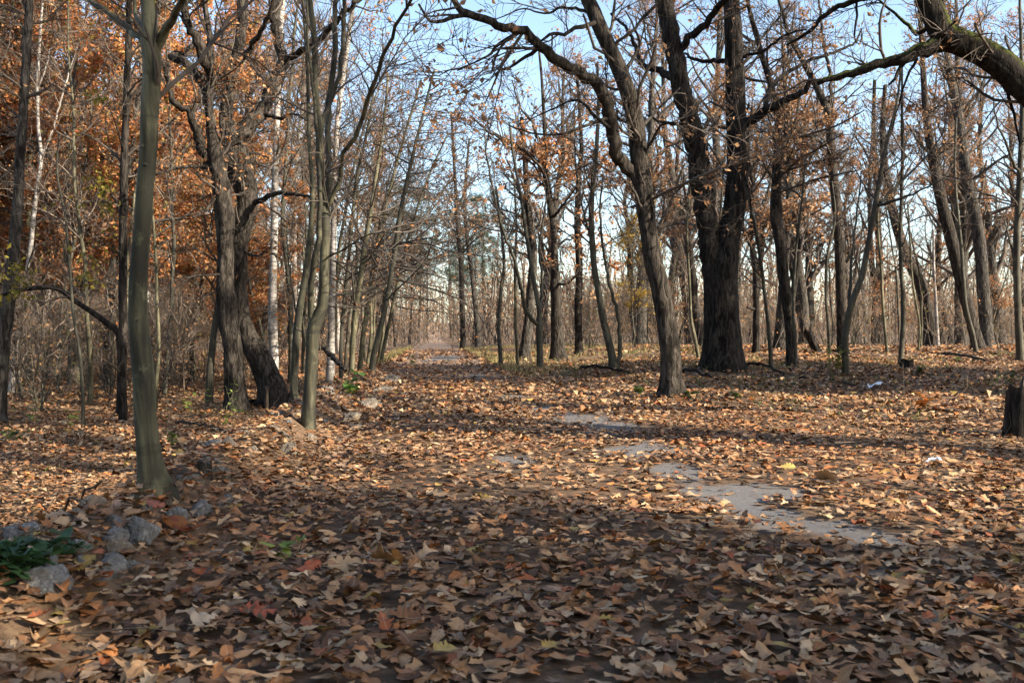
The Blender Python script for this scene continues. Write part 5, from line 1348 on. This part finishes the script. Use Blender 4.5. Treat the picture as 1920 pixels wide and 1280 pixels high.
def stick(name, label, a, b_, w, mat='oak', cat='log', sub=True, sag=0.0, group=None):
    """a log or stick between two photo points with their own distances"""
    A, B = U(*a), U(*b_)
    d = (a[2] + b_[2]) / 2
    t = np.linspace(0, 1, 14)[:, None]
    P = A * (1 - t) + B * t
    P[:, 2] += sag * np.sin(np.pi * t[:, 0])
    P[1:-1] += np.random.default_rng(int(a[0])).normal(size=(12, 3)) * 0.012
    R = np.linspace(1, 0.7, 14) * w * d / F / 2
    o = link(name, stem_mesh(P, R, M[mat], P[0], name, 10, 0.1, 0, int(a[0]), 0.08), None, P[0])
    tag(o, label, cat, group)
def on(px, py, up=0.02):
    d = depth_at(px, py); x = (px - CX) / F * d
    return px, HY + (CAM_H - float(gz(x, d)) - up) * F / d, d
stick('fallen_log', 'pale fallen log propped up behind the forked olive trunk', (606, 650, 17.5), (648, 694, 17.0), 11, 'oak_grey')
stick('fallen_branch', 'dark branch on the ground at the right foot of the massive oak', on(1395, 688, .05), on(1470, 706, .03), 6, 'oak_dark', 'dead branch', sag=0.08)
stick('fallen_branch', 'thin dark branch lying left of the leaning smooth trunk', on(1090, 694, .06), on(1180, 704, .04), 6, 'oak_dark', 'dead branch', sag=0.05)
stick('fallen_branch', 'dark stick lying on the leaves near the lone wavy sapling', on(1700, 690, .05), on(1790, 712, .02), 5, 'oak_dark', 'dead branch')
stick('fallen_branch', 'crooked dead bough lying behind the leaning oak foot', on(1270, 700, .06), on(1345, 716, .03), 7, 'oak_dark', 'dead branch', sag=0.06)
stick('fallen_branch', 'pale dead bough on the leaves before the twin oaks', on(1760, 668, .06), on(1860, 682, .03), 6, 'oak_grey', 'dead branch', sag=0.05)
stick('fallen_branch', 'dead bough lying in the shade left of the white paper scrap', on(1500, 715, .05), on(1600, 726, .03), 5, 'oak_dark', 'dead branch', sag=0.04)
stick('fallen_branch', 'thin grey bough on sunlit leaves in front of the gnarled oak', on(330, 800, .06), on(430, 815, .03), 5, 'oak_grey', 'dead branch', sag=0.03)
stick('fallen_branch', 'dark bough on the ground between the gnarled oak and the slim olive trunk', on(455, 765, .08), on(545, 752, .05), 8, 'oak_dark', 'dead branch', sag=0.05)
stick('fallen_branch', 'grey dead stick lying in the ditch beside the green weed', on(60, 1010, .05), on(190, 960, .10), 5, 'wood', 'dead branch')

def paper(px, py, w, label, name='paper_scrap'):
    d = depth_at(px, py); x = (px - CX) / F * d
    r = np.random.default_rng(int(px))
    u_, v_ = np.meshgrid(np.linspace(-1, 1, 7), np.linspace(-0.6, 0.6, 5))
    V = np.stack([u_ + r.normal(size=u_.shape) * .06, v_ + r.normal(size=u_.shape) * .06, 0.25 + r.normal(size=u_.shape) * 0.18 + 0.2 * u_], -1).reshape(-1, 3)
    i, j = np.meshgrid(np.arange(6), np.arange(4)); k = (j * 7 + i).ravel()
    o = link(name, Geo().add(V, np.stack([k, k + 1, k + 8, k + 7], 1)).mesh(name, M['paper'], smooth=False), None, (x, d, float(gz(x, d)) + 0.035))
    o.scale = (w * d / F / 2,) * 3
    tag(o, label, 'paper')
paper(1642, 730, 30, 'crumpled white paper scrap lying on shaded leaves at the right')
paper(1748, 876, 28, 'small pale blue paper scrap among leaves below the old stump')

# ------------------------------------------------------------------ small plants
def plant(name, label, px, py, hpx, nst, nleaf, leaf_m, pal, spread=0.35, cat='plant', d=None, mat='green', single=False, group=None, seed=0):
    rng = np.random.default_rng(int(px * 7 + py) + seed)
    d = depth_at(px, py) if d is None else d
    x = (px - CX) / F * d
    base = np.array([x, d, float(gz(x, d))])
    h = hpx * d / F
    root = bpy.data.objects.new(name, None); COL.objects.link(root); root.location = base
    tag(root, label, cat, group)
    dd = nrm(np.stack([rng.normal(size=nst) * spread, rng.normal(size=nst) * spread, np.ones(nst)], 1))
    P = np.linspace(0, 1, 5)[None, :, None] * (dd * (h * rng.uniform(0.6, 1.0, nst))[:, None])[:, None]
    P[:, :, :2] += rng.normal(size=(nst, 1, 2)) * h * 0.12
    P[:, 1:] += np.cumsum(rng.normal(size=(nst, 4, 3)) * h * 0.03, 1)
    R = np.linspace(1, 0.4, 5)[None] * np.full(nst, max(0.0025, h * 0.008))[:, None]
    stems = []
    for s in range(nst if nst <= 4 else 0):
        stems.append(link('stem', Geo().add(*tubes(P[s:s + 1], R[s:s + 1], 5)).mesh('stem', M['hornbeam']), root))
    if nst > 4: tag(link('stems', Geo().add(*tubes(P, R, 4)).mesh('stems', M['hornbeam']), root), kind='stuff')
    x_ = np.array([0, .18, .42, .7, 1]); w_ = np.array([0, .26, .34, .22, 0])
    g = Geo()
    for k in range(nleaf):
        s = rng.integers(0, nst); f = rng.uniform(0.3, 1.0)
        p = P[s, min(4, int(round(f * 4)))]
        V, q, _ = leaf_batch((x_, w_ * rng.uniform(.8, 1.2), x_ * 0), 1, rng, False)
        V = V[0]; V[:, 0] += 0.5
        V = V * leaf_m * rng.uniform(0.6, 1.2)
        an, pi = rng.uniform(0, 6.28), rng.uniform(-0.5, 0.6)
        Rm = np.array(Matrix.Rotation(an, 3, 'Z') @ Matrix.Rotation(-pi, 3, 'Y'))
        V = V @ Rm.T + p
        c = np.repeat((np.array(pal[rng.integers(0, len(pal))]) * rng.uniform(.8, 1.2))[None], len(V), 0)
        if single: link('leaf', Geo().add(V, q, None, c).mesh('leaf', M[mat], smooth=True), stems[s])
        else: g.add(V, q, None, c)
    if not single: tag(link('foliage', g.mesh('foliage', M[mat]), root), kind='stuff')
    return root
LIME = [(0.20, 0.26, 0.045), (0.28, 0.33, 0.07), (0.14, 0.20, 0.04)]
DEEP = [(0.045, 0.095, 0.03), (0.06, 0.12, 0.04), (0.035, 0.075, 0.03)]
plant('seedling', 'small lime green seedling growing up through the leaves in front', 540, 1050, 72, 2, 10, 0.055, LIME, 0.25, single=True)
plant('seedling', 'tiny green sprout right of the lime green seedling', 700, 1050, 22, 2, 4, 0.03, LIME, 0.3, single=True)
plant('green_weed', 'broad leaved dark green weed in the ditch at the left edge', 18, 1075, 80, 9, 150, 0.055, DEEP, 0.8)
plant('green_weed', 'smaller dark green weed right of the broad one in the ditch', 105, 1050, 60, 6, 60, 0.06, DEEP, 0.8)
plant('green_shrub', 'leafy bright green young shrub on the shaded path bank', 664, 752, 62, 4, 34, 0.10, [(0.09, 0.17, 0.035), (0.16, 0.24, 0.05), (0.06, 0.12, 0.03)], 0.35, cat='shrub')
plant('yellow_shrub', 'thin yellow green leafed shrub left of the slanting sapling', 1557, 706, 75, 7, 150, 0.075, [(0.24, 0.22, 0.035), (0.32, 0.28, 0.05), (0.18, 0.18, 0.03)], 0.35, cat='shrub')
for k, (px, py, h, lab) in enumerate(((352, 776, 50, 'leftmost lime seedling in front of the gnarled oak'), (392, 770, 56, 'lime seedling at the left foot of the gnarled oak'), (438, 778, 72, 'tallest lime seedling right before the gnarled oak foot'), (418, 800, 40, 'low lime seedling in the sunlit leaves before the gnarled oak'), (462, 790, 46, 'lime seedling right of the gnarled oak foot'),
                                (60, 800, 50, 'yellow green seedling at the far left among shaded brush'), (130, 806, 40, 'green seedling beside the thin wavy sapling'), (318, 842, 34, 'small green sprout right of the smooth front trunk'), (330, 700, 90, 'tall sparse green seedling between front trunk and gnarled oak'))):
    plant('seedling', lab, px, py, h, 3, 16, 0.075, LIME, 0.3, group='lime seedlings in the ditch', seed=k)
plant('oak_seedling', 'low oak seedling holding bright orange leaves near the right edge', 1722, 772, 30, 3, 16, 0.11, [(0.5, 0.2, 0.04), (0.42, 0.14, 0.03)], 0.5, mat='foliage')
plant('oak_seedling', 'low oak seedling with dark red leaves left of the rubble', 330, 1010, 40, 2, 7, 0.12, [(0.2, 0.06, 0.03), (0.26, 0.10, 0.03)], 0.5, mat='foliage')
for k, (px, py, h, ns, lab) in enumerate(((1086, 712, 42, 10, 'green bramble clump on the mound left of the leaning oak'), (1896, 725, 44, 9, 'grassy green clump behind the old stump'), (1200, 738, 14, 6, 'low green clump at the left foot of the leaning oak'), (1300, 745, 14, 6, 'low green clump right of the leaning oak foot'), (1795, 680, 16, 7, 'low green clump before the twin oaks'),
                                    (770, 690, 34, 7, 'sunlit green clump at the end of the path bank'), (880, 690, 26, 8, 'sunlit grass clump right of the far path'), (20, 830, 44, 8, 'green clump in the shade at the far left'), (1725, 700, 18, 7, 'green clump on the shaded floor right of the wavy sapling'), (1375, 748, 12, 6, 'green clump in the leaves below the massive oak'))):
    plant('green_clump', lab, px, py, h, ns, 40, 0.07, [(0.08, 0.13, 0.03), (0.12, 0.17, 0.04), (0.06, 0.09, 0.025)], 0.6, group='green clumps on the wood floor', seed=k)

# dark knots on the smooth front trunk
fd = front.location.y
for px, py, w in ((274, 277, 6), (279, 311, 7), (264, 602, 5)):
    c0 = U(px, py, fd) - np.array(front.location) + np.array([0.0, -15.0 / F * fd, 0])
    me = rock_mesh(px, 'sapling', 1.0, (12, 8))
    o = link('knot', me, [c for c in front.children if c.name.startswith('trunk')][0], c0); o.scale = (w * fd / F / 2, 0.012, w * fd / F / 2 * 1.3)

# ------------------------------------------------------------------ grass and dead stems
rng = np.random.default_rng(91)
def blades(n, xy, h, pal, w=0.006, lean=0.45):
    B = np.stack([xy[:, 0], xy[:, 1], gz(xy[:, 0], xy[:, 1]) - 0.01], 1)
    hh = rng.uniform(0.4, 1.2, n)[:, None] * h
    d = nrm(np.stack([rng.normal(size=n) * lean, rng.normal(size=n) * lean, np.ones(n)], 1))
    s = nrm(np.stack([rng.normal(size=n), rng.normal(size=n), np.zeros(n)], 1)) * w
    tip = B + d * hh + np.stack([rng.normal(size=n) * h * .3, rng.normal(size=n) * h * .3, -0.2 * hh[:, 0]], 1)
    mid = B + d * hh * 0.6
    V = np.stack([B - s, B + s, mid + s * .7, mid - s * .7, tip], 1).reshape(-1, 3)
    k = np.arange(n)[:, None] * 5
    c = np.asarray(pal)[rng.integers(0, len(pal), n)] * rng.uniform(.7, 1.25, (n, 1))
    return V, k + [0, 1, 2, 3], k + [3, 2, 4], np.repeat(c, 5, 0)
STRAW = [(0.36, 0.28, 0.13), (0.28, 0.21, 0.09), (0.22, 0.19, 0.07), (0.16, 0.16, 0.05)]
n = 15000
yy = np.sqrt(rng.uniform(17.5 ** 2, 62 ** 2, n)); u_ = rng.uniform(0, 1, n) ** 1.4
xx = path_right(yy) + 0.3 + u_ * (2.5 + 0.17 * yy)
kp = vnoise(np.stack([xx * .5, yy * .35, xx * 0], 1)) > -0.25
V, q, t, c = blades(kp.sum(), np.stack([xx, yy], 1)[kp], 0.22, STRAW, 0.009)
g = Geo().add(V, q, t, c)
n = 2500
yy = rng.uniform(20, 60, n); xx = path_left(yy) - rng.uniform(-0.1, 0.8, n)
g.add(*blades(n, np.stack([xx, yy], 1), 0.25, STRAW, 0.009))
tag(link('dry_grass', g.mesh('dry_grass', M['grass'])), 'straw coloured dry grass along both verges of the far path', 'grass', kind='stuff')
g = Geo()
n = 24000
yy = np.sqrt(rng.uniform(8.5 ** 2, 32 ** 2, n)); xx = rng.uniform(-.58, .58, n) * yy
kp = (vnoise(np.stack([xx * .6, yy * .4, xx * 0 + 7], 1)) > 0.12) & ((xx < path_left(yy) - 0.5) | (xx > path_right(yy) + 1.5))
g.add(*blades(kp.sum(), np.stack([xx, yy], 1)[kp], 0.13, [(0.09, 0.14, 0.03), (0.13, 0.16, 0.04), (0.2, 0.17, 0.06)], 0.006))
tag(link('green_grass', g.mesh('green_grass', M['grass'])), 'sparse green grass and moss in patches on the wood floor', 'grass', kind='stuff')
n = 170
yy = np.sqrt(rng.uniform(4.2 ** 2, 20 ** 2, n)); xx = rng.uniform(-.56, .56, n) * yy
kp = (xx < path_left(yy) - 0.1) | (xx > path_right(yy) + 0.7)
P, R = brush_field(kp.sum(), np.stack([xx, yy], 1)[kp], rng, (0.15, 0.6), rmin=0.0016)
tag(link('dead_stems', Geo().add(*tubes(P, R, 3)).mesh('dead_stems', M['twig_brown'])), 'thin dead weed stems poking up through the leaves', 'weeds', kind='stuff')

n = 420
yy = np.sqrt(rng.uniform(2.0 ** 2, 24 ** 2, n)); xx = rng.uniform(-.56, .56, n) * yy
a_ = rng.uniform(0, 6.28, n); L_ = rng.uniform(0.12, 0.6, n) * (0.6 + yy / 24)
t_ = np.linspace(-.5, .5, 5)[None, :, None]
P = np.stack([xx, yy, gz(xx, yy) + 0.045], 1)[:, None] + t_ * (np.stack([np.cos(a_), np.sin(a_), rng.normal(size=n) * 0.08], 1) * L_[:, None])[:, None] + rng.normal(size=(n, 5, 3)) * 0.008
R = np.linspace(1, 0.5, 5)[None] * rng.uniform(0.0015, 0.005, n)[:, None]
tag(link('fallen_twigs', Geo().add(*tubes(P, R, 4)).mesh('fallen_twigs', M['twig'])), 'thin dead twigs strewn over the fallen leaves', 'twigs', kind='stuff')

tri = sum(len(m.polygons) * 2 for m in bpy.data.meshes)
print('meshes', len(bpy.data.meshes), 'approx tris', tri, 'objects', len(COL.objects))
